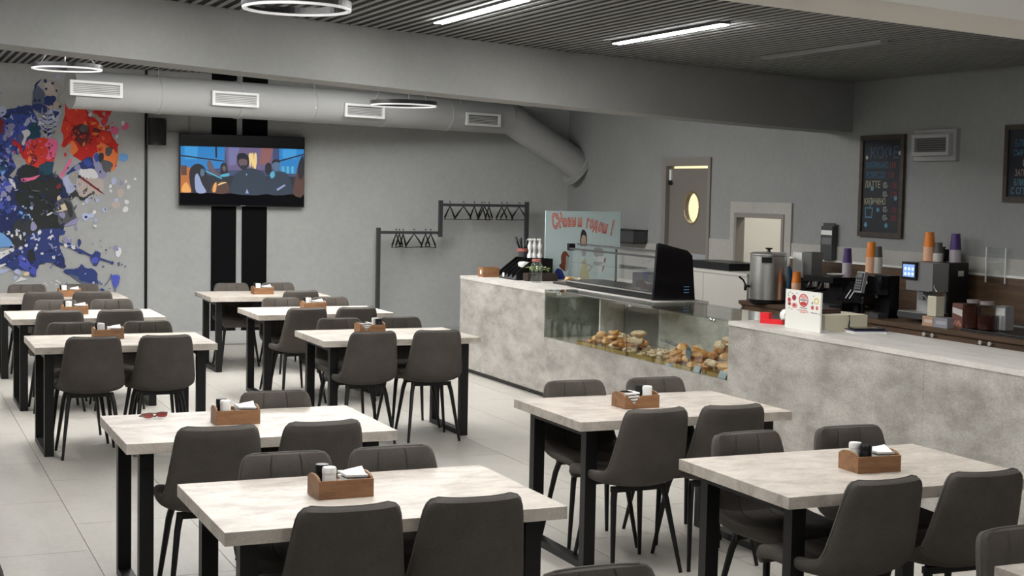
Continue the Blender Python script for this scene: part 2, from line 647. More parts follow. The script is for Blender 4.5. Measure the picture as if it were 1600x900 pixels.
TABLES = {'T1': ((1.0045, 4.524), "left row's nearest table"), 'T2': ((.957, 6.209), "left row's second table"),
          'T3': ((.947, 10.0), "left row's third table"), 'T4': ((.969, 12.083), "left row's fourth table"),
          'T5': ((.977, 14.11), 'table against the mural'), 'T11': ((3.095, 2.556), 'table cut by the bottom right corner'),
          'T10': ((3.064, 4.393), "right row's large nearest table"), 'T9': ((3.09, 6.17), 'table facing the glass case'),
          'T6': ((2.921, 9.968), "right row's third table from back"), 'T7': ((2.964, 12.085), "right row's second table from back"),
          'T8': ((2.977, 14.077), 'table under the television')}
TLAB = {'T1': 'pale concrete-look dining table with black legs, nearest in the left row',
        'T2': 'pale concrete-look dining table with sunglasses lying on it',
        'T3': 'pale concrete-look dining table with black legs, third in the left row',
        'T4': 'pale concrete-look dining table with black legs, fourth in the left row',
        'T5': 'pale concrete-look dining table standing against the mural wall, cut by the left edge',
        'T11': 'corner of a pale dining table peeking in at the bottom right',
        'T10': 'large pale dining table nearest the camera in the right row',
        'T9': 'pale dining table standing in front of the glass pastry case',
        'T6': 'pale dining table left of the counter end, third from the back wall',
        'T7': 'pale dining table second from the back wall in the television row',
        'T8': 'pale dining table under the television, farthest in its row'}
t0 = make_table()
for i, (k_, (p, d)) in enumerate(TABLES.items()):
    o = t0 if i == 0 else dup(t0, (0, 0, 0), 0)
    o.location = (p[0], p[1], 0)
    o['label'] = TLAB[k_]


# ------------------------------------------------------------------ chairs
def make_chair():
    t = thing('dining_chair', 'x', 'chair', (0, 0, 0), 0, 'charcoal upholstered dining chairs')
    # centre-line profile of the shell, seat front to back top: (y, z, half width)
    P = [(.232, .418, .185), (.236, .440, .200), (.222, .457, .212), (.17, .464, .222), (.10, .461, .228), (.03, .456, .231), (-.04, .453, .232),
         (-.10, .453, .232), (-.150, .460, .231), (-.188, .480, .229), (-.211, .512, .226), (-.224, .555, .221), (-.234, .605, .214), (-.2435, .655, .208),
         (-.253, .705, .201), (-.261, .748, .196), (-.268, .784, .190), (-.272, .806, .182), (-.2745, .820, .168), (-.2755, .828, .140)]
    US = [-1, -.985, -.94, -.86, -.74, -.6, -.45, -.36, -.335, -.31, -.16, 0, .16, .31, .335, .36, .45, .6, .74, .86, .94, .985, 1]
    nP = len(P)

    def point(i, u):
        y, z, hw = P[i]
        hw *= .965 if i < 8 else .955 - .04 * (i - 8) / 11
        a = max(0, i - 1)
        c = min(nP - 1, i + 1)
        ty, tz = P[c][0] - P[a][0], P[c][1] - P[a][1]
        l = math.hypot(ty, tz)
        nrm = Vector((0, tz / l, -ty / l))      # towards the sitter
        curl = abs(u) ** 2.6
        k = [.004, .006, .009, .013, .018, .024, .031, .039, .046, .049, .048, .044, .039, .034, .030, .027, .025, .024, .024, .024][i]
        p = Vector((u * hw, y, z)) + nrm * curl * k
        return p, nrm

    def part(i0, i1, name):
        bm = MB()
        F, B = [], []
        for i in range(i0, i1 + 1):
            fr, br = [], []
            for u in US:
                p, n = point(i, u)
                e = min(1.0, (1 - abs(u)) / .16)
                e = math.sqrt(max(0, 1 - (1 - e) ** 2))
                if i >= nP - 4:
                    q = (nP - 1 - i) / 3.6
                    e = min(e, math.sqrt(max(0, 1 - (1 - q) ** 2)))
                if i <= 2:
                    q = (i + .3) / 3.0
                    e = min(e, math.sqrt(max(0, 1 - (1 - q) ** 2)))
                th = .008 + .024 * e
                g = 0
                if abs(abs(u) - .335) < .001 and 4 <= i <= nP - 3:
                    g = .006
                if i in (5, 14) and abs(u) < .9:
                    g = max(g, .006)
                fr.append(bm.bm.verts.new(p + n * (th - g)))
                br.append(bm.bm.verts.new(p - n * th * .8))
            F.append(fr)
            B.append(br)
        nu = len(US)
        for i in range(len(F) - 1):
            for j in range(nu - 1):
                bm.bm.faces.new((F[i][j], F[i][j + 1], F[i + 1][j + 1], F[i + 1][j]))
                bm.bm.faces.new((B[i][j], B[i + 1][j], B[i + 1][j + 1], B[i][j + 1]))
            bm.bm.faces.new((F[i][0], F[i + 1][0], B[i + 1][0], B[i][0]))
            bm.bm.faces.new((F[i][-1], B[i][-1], B[i + 1][-1], F[i + 1][-1]))
        for r_ in (0, -1):
            for j in range(nu - 1):
                bm.bm.faces.new((F[r_][j], B[r_][j], B[r_][j + 1], F[r_][j + 1]))
        for f in bm.bm.faces:
            f.smooth = True
        return bm.build(name, 'fabric', t)
    part(0, 9, 'seat')
    br = part(9, nP - 1, 'backrest')
    pts = [point(i, -1)[0] for i in range(10, nP)]
    top = [point(nP - 1, u)[0] for u in US[1:-1]]
    pts += top + [point(i, 1)[0] for i in range(nP - 1, 9, -1)]
    MB().tube([p + Vector((0, .006, 0)) for p in pts], .0045, 5).build('piping', 'piping', br)
    # under-frame and splayed legs
    MB().box(-.15, .15, -.115, -.085, .405, .432).box(-.15, .15, .095, .125, .405, .432).box(-.035, .035, -.0845, .0945, .412, .432).build('under_frame', 'metal', t)
    for sx in (-1, 1):
        for y0, y1 in ((-.10, -.20), (.11, .185)):
            MB().tube([(sx * .135, y0, .425), (sx * .150, y0 + (y1 - y0) * .2, .36), (sx * .195, y1, .0)], [.0165, .0155, .0095], 8).build('leg', 'metal', t)
    return t


chair0 = make_chair()
first_chair = True
Z_TOP = .83
# pixel column of the back-rest's middle and pixel row of its top; which side of the table; distance of the back-rest from the table's front edge
NEAR = {'T3': [(147, 1), (259, 1)], 'T4': [(94, 1), (190.5, 1)], 'T5': [(67.5, 1), (146, 1)], 'T6': [(582.8, 1), (689.3, 1)],
        'T7': [(477.5, 1), (558.8, 1)], 'T8': [(471.8, 1)], 'T2': [(346, 1), (506.5, 1)], 'T1': [(553.5, 1), (749.5, 1)],
        'T9': [(1026.3, 1), (1151.5, 1)], 'T10': [(1384, 1), (1549, 1)]}
NEAR_Y = {'T1': -.10, 'T2': -.14, 'T3': -.16, 'T4': -.17, 'T5': -.18, 'T6': -.20, 'T7': -.28, 'T8': -.30, 'T9': -.20, 'T10': -.17}
FAR = {'T3': [(112, 0), (230.5, 1)], 'T4': [(87.5, 1), (172.5, 1)], 'T5': [(42.5, 1), (124.5, 1)], 'T6': [(527, 1), (622, 1)],
       'T7': [(437, 1), (514, 1)], 'T8': [(360.5, 1), (433, 1)], 'T2': [(426.3, 1)], 'T1': [(441, 1), (608.5, 1)],
       'T9': [(890.5, 1), (1018, 1)], 'T10': [(1165, 1), (1318.5, 1)]}
FAR_Y = {'T1': .90, 'T2': .86, 'T3': .92, 'T4': .92, 'T5': .86, 'T6': .90, 'T7': .86, 'T8': .86, 'T9': .86, 'T10': .91}
ROTS = {('T6', 0, 0): 3, ('T6', 0, 1): -4, ('T9', 0, 0): 3, ('T9', 1, 0): -3, ('T10', 0, 0): 4, ('T10', 1, 0): 3, ('T2', 0, 0): -2, ('T7', 0, 0): 5, ('T1', 0, 1): -2}


def put_chair(x, y, rz, label):
    global first_chair
    if first_chair:
        chair0.location = (x, y, 0)
        chair0.rotation_euler = (0, 0, rz)
        chair0['label'] = label
        first_chair = False
        return chair0
    return dup(chair0, (x, y, 0), rz, label)


for side, D, DYs in ((0, NEAR, NEAR_Y), (1, FAR, FAR_Y)):
    for k_, lst in D.items():
        (tx, ty), d = TABLES[k_]
        for i, (px, _) in enumerate(lst):
            yb = ty + DYs[k_]
            # row of the top edge is free: find the column where the line of sight meets the back-rest's plane at seat-back height
            py = 450
            for _it in range(4):
                q = at_y(px, py, yb)
                py += (q.z - Z_TOP) / mpp(q)
            x = q.x
            rz = R(ROTS.get((k_, side, i), ((i * 7 + len(k_) * 3 + ord(k_[1])) % 5 - 2) * .8))
            y = yb + .272 if side == 0 else yb - .272
            if len(lst) == 1:
                which = 'single'
            else:
                which = ('left', 'right')[i]
            label = 'charcoal chair seen from %s, %s one at the %s' % ('behind' if side == 0 else 'the front', which, d)
            put_chair(x, y, rz + (0 if side == 0 else PI), label)
put_chair(3.30, 3.49 - .272, PI, 'charcoal chair cropped by the right edge, at the table in the bottom right corner')
put_chair(1.80, 3.50 - .272, PI, 'charcoal chair top edging up over the bottom of the picture')
put_chair(.125, 4.16 - .272, PI, 'grey chair corner in the bottom left of the picture')


# ------------------------------------------------------------------ table caddies with shakers and napkins
def make_caddy():
    t = thing('condiment_box', 'x', 'box', (0, 0, 0), 0, 'wooden condiment boxes on the tables')
    L, D, T = .205, .14, .009
    h = .066
    fr = MB()
    fr.box(-L / 2, L / 2, -D / 2, -D / 2 + T, .006, h)
    fr.build('side_panel', 'wood', t, bevel=.001, seg=1)
    # the other long side has a notch for the napkins
    b = MB()
    poly = [(-L / 2, .006), (L / 2, .006), (L / 2, h), (.088, h), (.066, h - .02), (.052, h - .040), (.040, h - .040), (.026, h - .02), (.004, h), (-L / 2, h)]
    b.prism(poly, lambda x, z: (x, D / 2 - T, z), lambda x, z: (x, D / 2, z))
    b.build('side_panel', 'wood', t)
    for sx in (-1, 1):
        b = MB()
        poly = [(-D / 2 + T, .006)] + [(D / 2 - T, .006), (D / 2 - T, h)] + [(math.cos(a) * (D / 2 - T), h + math.sin(a) * .017) for a in (.4, .9, 1.57, 2.24, 2.74)] + [(-D / 2 + T, h)]
        b.prism(poly, lambda y, z: (sx * (L / 2 - T), y, z), lambda y, z: (sx * L / 2, y, z))
        b.build('end_panel', 'wood', t)
    MB().box(-.012, -.006, -D / 2 + T, D / 2 - T, .006, h - .012).build('divider', 'wood', t)
    MB().box(-L / 2, L / 2, -D / 2, D / 2, 0, .0058).build('base', 'wood', t)
    return t


def make_shaker(body, lid, nm, label):
    t = thing(nm, label, 'shaker', (0, 0, 0))
    MB().lathe([(0, 0), (.0235, 0), (.025, .004), (.025, .078), (.0235, .081), (0, .081)], 18).build('body', body, t)
    MB().lathe([(0, .0812), (.0258, .0812), (.0258, .098), (.023, .1035), (0, .104)], 18).build('lid', lid, t)
    return t


def make_napkins():
    t = thing('napkin_stack', 'x', 'napkins', (0, 0, 0))
    for i in range(5):
        z = .0 + i * .0155
        a = [-.01, .012, -.02, .01, .05][i]
        rot = Matrix.Rotation(a, 3, 'Z') @ Matrix.Rotation([0, 0, .01, .02, .05][i], 3, 'Y')
        MB().cbox((.0, 0, .006 + z), .084, .094, .008, rot).build('napkin', 'paper', t)
    b = MB()
    b.face([(-.036, -.038, .070), (.038, -.038, .070), (.044, .03, .088), (-.02, .036, .076)])
    b.face([(-.036, -.038, .0705), (-.02, .036, .0765), (.044, .03, .0885), (.038, -.038, .0705)])
    b.build('napkin', 'paper', t)
    return t


cad0, nap0 = make_caddy(), make_napkins()
salt0 = make_shaker('white', 'white', 'salt_shaker', 'x')
pep0 = make_shaker('blackpl', 'blackpl', 'pepper_shaker', 'x')
used = False
CAD = {'T1': (1.521, 4.962, 0), 'T2': (1.522, 6.645, 0), 'T3': (1.49, 10.52, 0), 'T4': (1.50, 12.50, 0), 'T5': (1.68, 14.42, 0), 'T6': (3.43, 10.48, PI),
       'T7': (3.575, 12.56, 0), 'T8': (3.58, 14.46, 0), 'T9': (3.594, 6.55, PI), 'T10': (3.70, 4.75, 0)}
for k_, (x, y, a) in CAD.items():
    d = TABLES[k_][1]
    a += R({'T1': 1, 'T2': -2, 'T10': -3, 'T9': 2}.get(k_, 1))
    rot = Matrix.Rotation(a, 3, 'Z')

    def place(proto, off, label, z=.7503, rz=None):
        p = Vector((x, y, z)) + rot @ Vector((off[0], off[1], 0))
        rz = a if rz is None else rz
        if not used:
            proto.location = p
            proto.rotation_euler = (0, 0, rz)
            proto['label'] = label
            return proto
        return dup(proto, p, rz, label)
    sw = -1 if k_ in ('T10', 'T9') else 1
    place(cad0, (0, 0), 'brown wooden condiment box on the ' + d)
    place(nap0, (.046, 0), 'white napkins in the box on the ' + d, .7565).__setitem__('group', 'napkin stacks')
    place(salt0, (-.052, -.029 * sw), 'white salt shaker in the box on the ' + d, .7565).__setitem__('group', 'salt shakers')
    place(pep0, (-.060 if sw > 0 else -.042, .030 * sw), 'black pepper shaker in the box on the ' + d, .7565).__setitem__('group', 'pepper shakers')
    used = True

# sunglasses
g = thing('sunglasses', 'pair of reddish sunglasses lying folded on a table', 'sunglasses', (1.18, 6.84, .7505), R(12))
lens = plain('red_lens', (.22, .035, .03), .15)
for sx in (-1, 1):
    b = MB()
    b.prism([(sx * .034 + .028 * math.cos(a * PI / 8), .0 + .019 * math.sin(a * PI / 8)) for a in range(16)], lambda x, y: (x, y * .75 - .01, .010 + (y + .019) * .5), lambda x, y: (x, y * .75 - .012, .0125 + (y + .019) * .5))
    b.build('lens', lens, g)
    MB().tube([(sx * .062, -.006, .026), (sx * .060, .03, .014), (sx * .01, .045, .006), (-sx * .03, .048, .005)], .0028, 6).build('temple', 'blackpl', g)
MB().tube([(-.064, -.006, .028), (-.03, -.014, .033), (0, -.012, .029), (.03, -.014, .033), (.064, -.006, .028)], .0032, 6).build('frame', plain('tortoise_frame', (.08, .02, .015), .3), g)

# ------------------------------------------------------------------ back wall: mural, trims, television, speaker, duct, coat rack
WY = YB - .0015


def wp(px, py, y=WY):
    q = at_y(px, py, y)
    return q.x, q.z


def MA(zx, zy):
    return zx / 6.922, 110 + zy / 6.922


def MBt(zx, zy):
    return zx / 6.922, 220 + zy / 6.922


def MC(zx, zy):
    return zx / 6.922, 330 + zy / 6.922


PAINT = {'navy': (.018, .028, .115), 'navy2': (.03, .05, .19), 'blue': (.045, .085, .36), 'royal': (.075, .10, .50), 'sky': (.17, .38, .74), 'pale': (.45, .50, .72),
         'white': (.72, .72, .74), 'black': (.022, .026, .028), 'coal': (.035, .04, .045), 'char': (.10, .10, .11), 'red': (.60, .022, .018), 'red2': (.74, .05, .03),
         'wine': (.22, .025, .03), 'maroon': (.13, .028, .03), 'orange': (.86, .22, .06), 'pink': (.82, .16, .35), 'rose': (.62, .06, .10), 'beige': (.50, .43, .39), 'stone': (.36, .35, .33),
         'slate': (.10, .13, .20), 'lilac': (.30, .29, .48), 'teal': (.02, .08, .13), 'cream': (.72, .58, .40), 'green': (.25, .32, .28)}
PK = list(PAINT)
mur = MB()
layer = [0]


JR = random.Random(31)


def blob(T, pts, col, k=5, sm=True, jag=5.0):
    """one flat patch of wall paint with a ragged edge"""
    layer[0] += 1
    yy = YB - .001 - layer[0] * .00005
    q = smooth_loop(pts, k) if sm else pts
    size = max(max(p[0] for p in pts) - min(p[0] for p in pts), max(p[1] for p in pts) - min(p[1] for p in pts))
    a_ = min(jag, size * .05) if sm else 0
    if a_ and size > 120:
        cx_, cy2 = sum(p[0] for p in q) / len(q), sum(p[1] for p in q) / len(q)
        r_ = []
        for n_, p in enumerate(q):
            d_ = math.hypot(p[0] - cx_, p[1] - cy2) + 1e-6
            e_ = JR.uniform(-1, 1) * a_ + (JR.uniform(1, 5) * a_ if JR.random() < .10 else 0)
            r_.append((p[0] + (p[0] - cx_) / d_ * e_, p[1] + (p[1] - cy2) / d_ * e_))
        q = r_
    vs = []
    for p in q:
        x_, z_ = wp(*T(*p), yy)
        vs.append(mur.bm.verts.new((x_, yy, z_)))
    mur.bm.faces.new(vs).material_index = PK.index(col)


def dot(T, x, y, rx, ry, col, wob=.12, n=14):
    rr = random.Random(int(x * 7 + y * 13))
    ph = rr.random() * 6
    pts = []
    for i in range(n):
        a = 2 * PI * i / n
        f = 1 + wob * math.sin(2 * a + ph) + wob * .6 * math.sin(3 * a + 2 * ph)
        pts.append((x + rx * f * math.cos(a), y + ry * f * math.sin(a)))
    blob(T, pts, col, sm=False)


def spray(T, x0, x1, y0, y1, n, cols, r0, r1, seed, asp=1.6):
    rr = random.Random(seed)
    for i in range(n):
        x, y = rr.uniform(x0, x1), rr.uniform(y0, y1)
        r_ = rr.uniform(r0, r1)
        a0 = rr.random() * PI
        st = rr.uniform(1, asp)
        pts = []
        for j in range(11):
            a = 2 * PI * j / 11
            f = rr.uniform(.65, 1.25)
            u_, v_ = r_ * f * st * math.cos(a), r_ * f / st * math.sin(a)
            pts.append((x + u_ * math.cos(a0) - v_ * math.sin(a0), y + u_ * math.sin(a0) + v_ * math.cos(a0)))
        blob(T, pts, rr.choice(cols), k=2)


# upper body, blue side (continues past the left edge)
blob(MA, [(-400, 520), (-150, 430), (60, 425), (170, 410), (290, 375), (380, 400), (430, 520), (450, 640), (420, 760), (300, 790), (160, 800), (60, 920), (-100, 1300), (-400, 1300)], 'blue')
blob(MA, [(-300, 560), (-40, 640), (30, 760), (10, 900), (-100, 1100), (-300, 1100)], 'teal')
spray(MA, -160, 350, 450, 880, 42, ['navy2', 'blue', 'royal', 'navy', 'slate', 'blue', 'lilac'], 18, 62, 3)
blob(MA, [(60, 430), (170, 405), (290, 380), (370, 410), (330, 480), (200, 470), (90, 480)], 'navy2')
blob(MA, [(0, 400), (50, 400), (70, 440), (40, 490), (-30, 520), (-90, 470)], 'pale')
blob(MA, [(-60, 520), (10, 520), (45, 600), (20, 680), (-60, 690)], 'wine')
blob(MA, [(260, 590), (290, 520), (340, 510), (385, 560), (330, 560), (290, 600)], 'pale')
blob(MA, [(240, 660), (310, 640), (330, 690), (290, 730), (260, 810), (235, 790), (260, 720)], 'white')
blob(MA, [(300, 620), (370, 560), (420, 620), (430, 700), (360, 760), (300, 730), (330, 680)], 'teal')
# head with mask
blob(MA, [(345, 380), (350, 240), (385, 150), (440, 95), (500, 85), (560, 110), (640, 130), (690, 190), (710, 230), (650, 280), (640, 330), (690, 370), (660, 420), (640, 470), (640, 560), (560, 560), (480, 600), (430, 560), (380, 470)], 'stone')
blob(MA, [(350, 390), (355, 250), (390, 160), (450, 200), (490, 260), (460, 320), (480, 370), (400, 400)], 'slate')
blob(MA, [(480, 140), (540, 130), (590, 200), (620, 270), (610, 330), (650, 360), (620, 410), (540, 420), (500, 370), (560, 300), (490, 260), (500, 200)], 'beige')
blob(MA, [(560, 120), (640, 140), (700, 220), (660, 250), (600, 220)], 'stone')
blob(MA, [(470, 310), (510, 275), (600, 285), (590, 340), (540, 380), (490, 370)], 'navy2')
blob(MA, [(380, 145), (450, 95), (400, 160), (375, 210)], 'navy')
for x, y, r_ in ((490, 115, 20), (570, 140, 16), (500, 200, 14), (610, 220, 12), (380, 325, 16), (425, 325, 14), (650, 390, 14)):
    dot(MA, x, y, r_, r_, 'navy')
blob(MA, [(340, 390), (400, 360), (480, 380), (540, 430), (470, 470), (400, 440)], 'navy2')
blob(MA, [(400, 440), (470, 470), (540, 430), (640, 430), (640, 500), (600, 600), (560, 700), (500, 720), (440, 620)], 'pale')
for y in (440, 490, 540, 590, 640):
    blob(MA, [(410 + (y - 440) * .3, y), (520, y + 40), (600, y + 10), (600, y + 22), (520, y + 58), (412 + (y - 440) * .3, y + 16)], 'navy2')
for x in (450, 510, 570):
    blob(MA, [(x, 430), (x + 12, 430), (x + 5, 690), (x - 6, 690)], 'stone')
spray(MA, 420, 620, 450, 720, 12, ['white', 'navy2', 'stone', 'pale'], 12, 26, 9)
blob(MA, [(570, 440), (640, 450), (620, 490), (590, 480)], 'navy2')
# red side
blob(MA, [(700, 480), (715, 380), (780, 350), (860, 370), (930, 420), (990, 490), (1060, 550), (1090, 640), (1190, 660), (1215, 720), (1265, 800), (1270, 900), (1240, 1050), (1100, 1010), (1030, 960), (900, 980), (800, 930), (750, 870), (660, 830), (690, 730), (665, 640)], 'red')
blob(MA, [(720, 400), (790, 370), (870, 400), (950, 500), (900, 600), (780, 580), (715, 500)], 'red2')
blob(MA, [(700, 550), (770, 590), (760, 690), (690, 760), (665, 830), (690, 700), (665, 640)], 'red2')
blob(MA, [(770, 660), (810, 600), (890, 580), (960, 610), (965, 720), (930, 800), (890, 830), (830, 770), (775, 720)], 'maroon')
dot(MA, 910, 625, 46, 46, 'char')
dot(MA, 1045, 645, 40, 38, 'maroon')
blob(MA, [(1000, 400), (1080, 375), (1230, 385), (1220, 430), (1170, 500), (1110, 520), (1040, 470)], 'red')
blob(MA, [(1110, 520), (1170, 480), (1160, 560), (1115, 600), (1090, 560)], 'rose')
dot(MA, 1125, 470, 18, 22, 'stone')
dot(MA, 1040, 490, 24, 26, 'stone')
dot(MA, 975, 480, 20, 26, 'white')
blob(MA, [(1080, 560), (1100, 600), (1150, 620), (1140, 640), (1090, 630)], 'white')
blob(MA, [(1090, 680), (1180, 670), (1200, 760), (1120, 790), (1050, 760)], 'red2')
blob(MA, [(1190, 640), (1240, 600), (1285, 640), (1260, 690), (1210, 680)], 'pink')
dot(MA, 1355, 605, 38, 40, 'pink')
dot(MA, 1330, 570, 22, 24, 'white')
dot(MA, 1410, 415, 18, 22, 'rose')
dot(MA, 1265, 715, 14, 20, 'white')
blob(MA, [(760, 780), (800, 770), (840, 850), (800, 910), (760, 880)], 'orange')
blob(MA, [(1050, 820), (1110, 790), (1190, 830), (1260, 900), (1255, 1000), (1220, 1090), (1150, 1010), (1080, 930)], 'orange')
blob(MA, [(720, 355), (735, 310), (770, 355)], 'beige')
dot(MA, 630, 65, 22, 20, 'pale')
dot(MA, 675, 120, 12, 14, 'stone')
dot(MA, 350, 115, 12, 18, 'stone')
dot(MA, 5, 245, 14, 18, 'lilac')
spray(MA, 720, 1200, 400, 860, 26, ['red', 'red2', 'wine', 'red2', 'orange'], 10, 30, 21)
# central red/pink flower and lower body
blob(MBt, [(260, 180), (280, 40), (340, -10), (450, -30), (560, 0), (600, 60), (600, 170), (560, 220), (470, 240), (420, 300), (360, 290), (300, 250)], 'red2')
blob(MBt, [(130, -10), (200, 20), (260, 130), (290, 200), (250, 190), (190, 80), (140, 40)], 'red')
blob(MBt, [(500, 30), (560, -20), (620, 20), (610, 120), (560, 190), (500, 200), (520, 120)], 'pink')
blob(MBt, [(290, 20), (340, -20), (330, 40), (290, 80)], 'pink')
dot(MBt, 350, 200, 60, 55, 'wine')
spray(MBt, 290, 540, 0, 220, 18, ['red', 'red2', 'rose', 'orange', 'pink'], 10, 30, 22)
for x, y, r_ in ((530, 75, 16), (545, 135, 11), (560, 50, 10), (620, 170, 9), (570, 190, 9)):
    dot(MBt, x, y, r_, r_, 'wine')
blob(MBt, [(80, 130), (140, 105), (180, 130), (120, 160)], 'rose')
blob(MBt, [(570, 330), (600, 220), (640, 60), (700, 70), (760, 30), (760, 160), (720, 240), (700, 310), (650, 380)], 'stone')
blob(MBt, [(640, 390), (700, 300), (760, 190), (775, 230), (720, 310), (670, 390)], 'pink')
dot(MBt, 706, 150, 18, 22, 'rose')
# big dark body mass
blob(MBt, [(-300, 100), (60, 60), (150, 230), (230, 260), (290, 260), (420, 300), (470, 240), (580, 230), (570, 340), (650, 400), (700, 500), (740, 600), (720, 720), (800, 800), (810, 860), (700, 900), (690, 960), (640, 1000), (420, 1000), (150, 1060), (-300, 1100)], 'navy')
blob(MBt, [(190, 370), (230, 290), (300, 260), (410, 310), (420, 370), (560, 360), (640, 420), (680, 540), (620, 620), (600, 720), (640, 880), (690, 940), (560, 990), (420, 960), (300, 800), (190, 680), (160, 590), (190, 480)], 'black')
blob(MBt, [(420, 280), (480, 240), (580, 235), (565, 330), (600, 390), (520, 370), (440, 350)], 'teal')
blob(MBt, [(230, 440), (250, 405), (340, 395), (430, 370), (370, 420), (270, 445)], 'pink')
blob(MBt, [(140, 190), (240, 220), (245, 260), (190, 310), (150, 390), (110, 370), (170, 290)], 'stone')
spray(MBt, -160, 140, 60, 420, 30, ['blue', 'navy2', 'teal', 'sky', 'lilac', 'royal'], 12, 44, 5)
spray(MBt, -140, 150, 420, 820, 22, ['royal', 'blue', 'navy2', 'lilac', 'royal'], 16, 55, 6)
blob(MBt, [(90, 410), (150, 430), (170, 520), (130, 480)], 'white')
spray(MBt, 160, 360, 700, 900, 14, ['white', 'pale', 'sky', 'navy'], 10, 28, 8, 2.2)
blob(MBt, [(610, 490), (650, 460), (660, 500), (620, 520)], 'wine')
blob(MBt, [(620, 610), (650, 590), (660, 640), (625, 650)], 'cream')
# armour on the right arm
blob(MBt, [(780, 290), (860, 240), (960, 170), (1020, 230), (1010, 310), (900, 310), (800, 330), (720, 370)], 'navy2')
blob(MBt, [(800, 290), (850, 250), (870, 300), (830, 320)], 'lilac')
blob(MBt, [(900, 220), (950, 200), (1000, 250), (950, 280)], 'blue')
blob(MBt, [(840, 330), (920, 305), (1020, 310), (1060, 390), (980, 420), (860, 400)], 'white')
blob(MBt, [(690, 400), (780, 340), (850, 330), (850, 420), (800, 560), (740, 560), (690, 450)], 'pale')
blob(MBt, [(740, 380), (840, 330), (850, 420), (800, 480)], 'stone')
blob(MBt, [(820, 450), (880, 400), (1000, 410), (1110, 410), (1100, 560), (960, 590), (890, 630), (840, 550)], 'beige')
blob(MBt, [(850, 375), (880, 385), (1100, 550), (1090, 562), (880, 415)], 'wine')
dot(MBt, 860, 388, 20, 16, 'black')
blob(MBt, [(935, 510), (950, 505), (930, 560), (900, 560), (900, 540)], 'char')
dot(MBt, 1010, 563, 18, 18, 'char')
blob(MBt, [(740, 600), (820, 540), (880, 620), (990, 560), (930, 630), (880, 645), (830, 600), (770, 640)], 'coal')
blob(MBt, [(1010, 170), (1050, 125), (1110, 170), (1120, 240), (1150, 370), (1110, 410), (1060, 370), (1020, 280)], 'lilac')
blob(MBt, [(1015, 170), (1050, 130), (1075, 200), (1040, 230)], 'blue')
blob(MBt, [(1070, 140), (1120, 140), (1110, 240), (1070, 220)], 'coal')
dot(MBt, 1175, 115, 42, 46, 'char')
blob(MBt, [(1090, 240), (1130, 205), (1225, 255), (1150, 345)], 'char')
dot(MBt, 1335, 180, 46, 50, 'sky')
for x, y, r_, c in ((1232, 435, 34, 'pale'), (1195, 492, 18, 'white'), (1198, 542, 16, 'white'), (1305, 565, 42, 'beige'), (1390, 498, 20, 'white'), (1362, 440, 15, 'white'), (1460, 412, 14, 'white'), (1310, 460, 20, 'lilac'),
                   (1255, 690, 42, 'beige'), (1260, 640, 22, 'pale'), (1370, 660, 23, 'white'), (1357, 742, 30, 'white'), (1188, 728, 16, 'stone'), (1132, 745, 22, 'pale'), (1055, 640, 22, 'pale'), (1020, 772, 20, 'white'), (1035, 860, 20, 'pale'), (902, 682, 12, 'white'),
                   (940, 650, 24, 'pale'), (720, 450, 34, 'pale')):
    dot(MBt, x, y, r_, r_ * 1.1, c)
dot(MBt, 925, 820, 46, 38, 'pale')
dot(MBt, 985, 810, 34, 26, 'pale')
dot(MBt, 930, 825, 15, 15, 'navy')
dot(MBt, 1138, 742, 9, 10, 'char')
# mechanical bits at the hip
blob(MBt, [(600, 670), (700, 620), (770, 660), (810, 780), (830, 860), (720, 890), (650, 880), (610, 760)], 'char')
blob(MBt, [(650, 700), (700, 675), (735, 745), (620, 775), (615, 765), (670, 740)], 'cream', sm=False)
blob(MBt, [(690, 640), (760, 680), (790, 800), (750, 820), (720, 720)], 'coal')
blob(MBt, [(630, 790), (700, 780), (690, 840)], 'lilac')
blob(MBt, [(800, 720), (835, 690), (815, 740), (795, 745)], 'char')
blob(MBt, [(505, 800), (560, 770), (570, 780), (520, 808)], 'white')
# feet of the splash
blob(MC, [(-300, 500), (-60, 520), (60, 480), (130, 440), (100, 360), (160, 280), (290, 240), (420, 200), (640, 190), (700, 245), (640, 270), (650, 400), (690, 500), (690, 600), (600, 560), (520, 555), (440, 570), (400, 640), (380, 700), (340, 705), (260, 640), (150, 640), (60, 590), (-60, 600), (-300, 620)], 'navy2')
blob(MC, [(160, 120), (300, 80), (400, 150), (420, 210), (300, 260), (280, 340), (190, 400), (110, 370), (130, 270)], 'coal')
blob(MC, [(300, 430), (350, 420), (380, 500), (350, 560), (300, 520)], 'black')
blob(MC, [(200, 480), (280, 500), (330, 580), (390, 620), (380, 690), (300, 650), (220, 580)], 'royal')
blob(MC, [(-60, 250), (30, 240), (110, 310), (130, 360), (70, 390), (-60, 340)], 'sky')
blob(MC, [(-60, 500), (20, 440), (130, 400), (150, 425), (60, 480), (-40, 540)], 'white')
blob(MC, [(-80, 600), (60, 570), (20, 600), (-80, 640)], 'white')
blob(MC, [(-80, 640), (110, 620), (60, 660), (-80, 700)], 'pale')
blob(MC, [(335, 140), (360, 110), (400, 170), (370, 210), (335, 200)], 'lilac')
spray(MC, 180, 580, 200, 310, 16, ['white', 'pale', 'white'], 8, 22, 11, 2.0)
for x, y, r_ in ((455, 455, 17), (580, 500, 18), (400, 365, 12), (390, 400, 16), (240, 440, 13), (285, 370, 18), (225, 400, 20), (90, 235, 22), (130, 265, 16)):
    dot(MC, x, y, r_, r_, 'white')
dot(MC, 190, 655, 38, 28, 'pale')
dot(MC, 288, 678, 32, 24, 'cream')
dot(MC, 170, 720, 22, 20, 'pale')
blob(MC, [(160, 770), (230, 720), (290, 740), (240, 750)], 'white')
blob(MC, [(560, 340), (570, 380), (610, 410), (600, 430), (555, 390)], 'lilac')
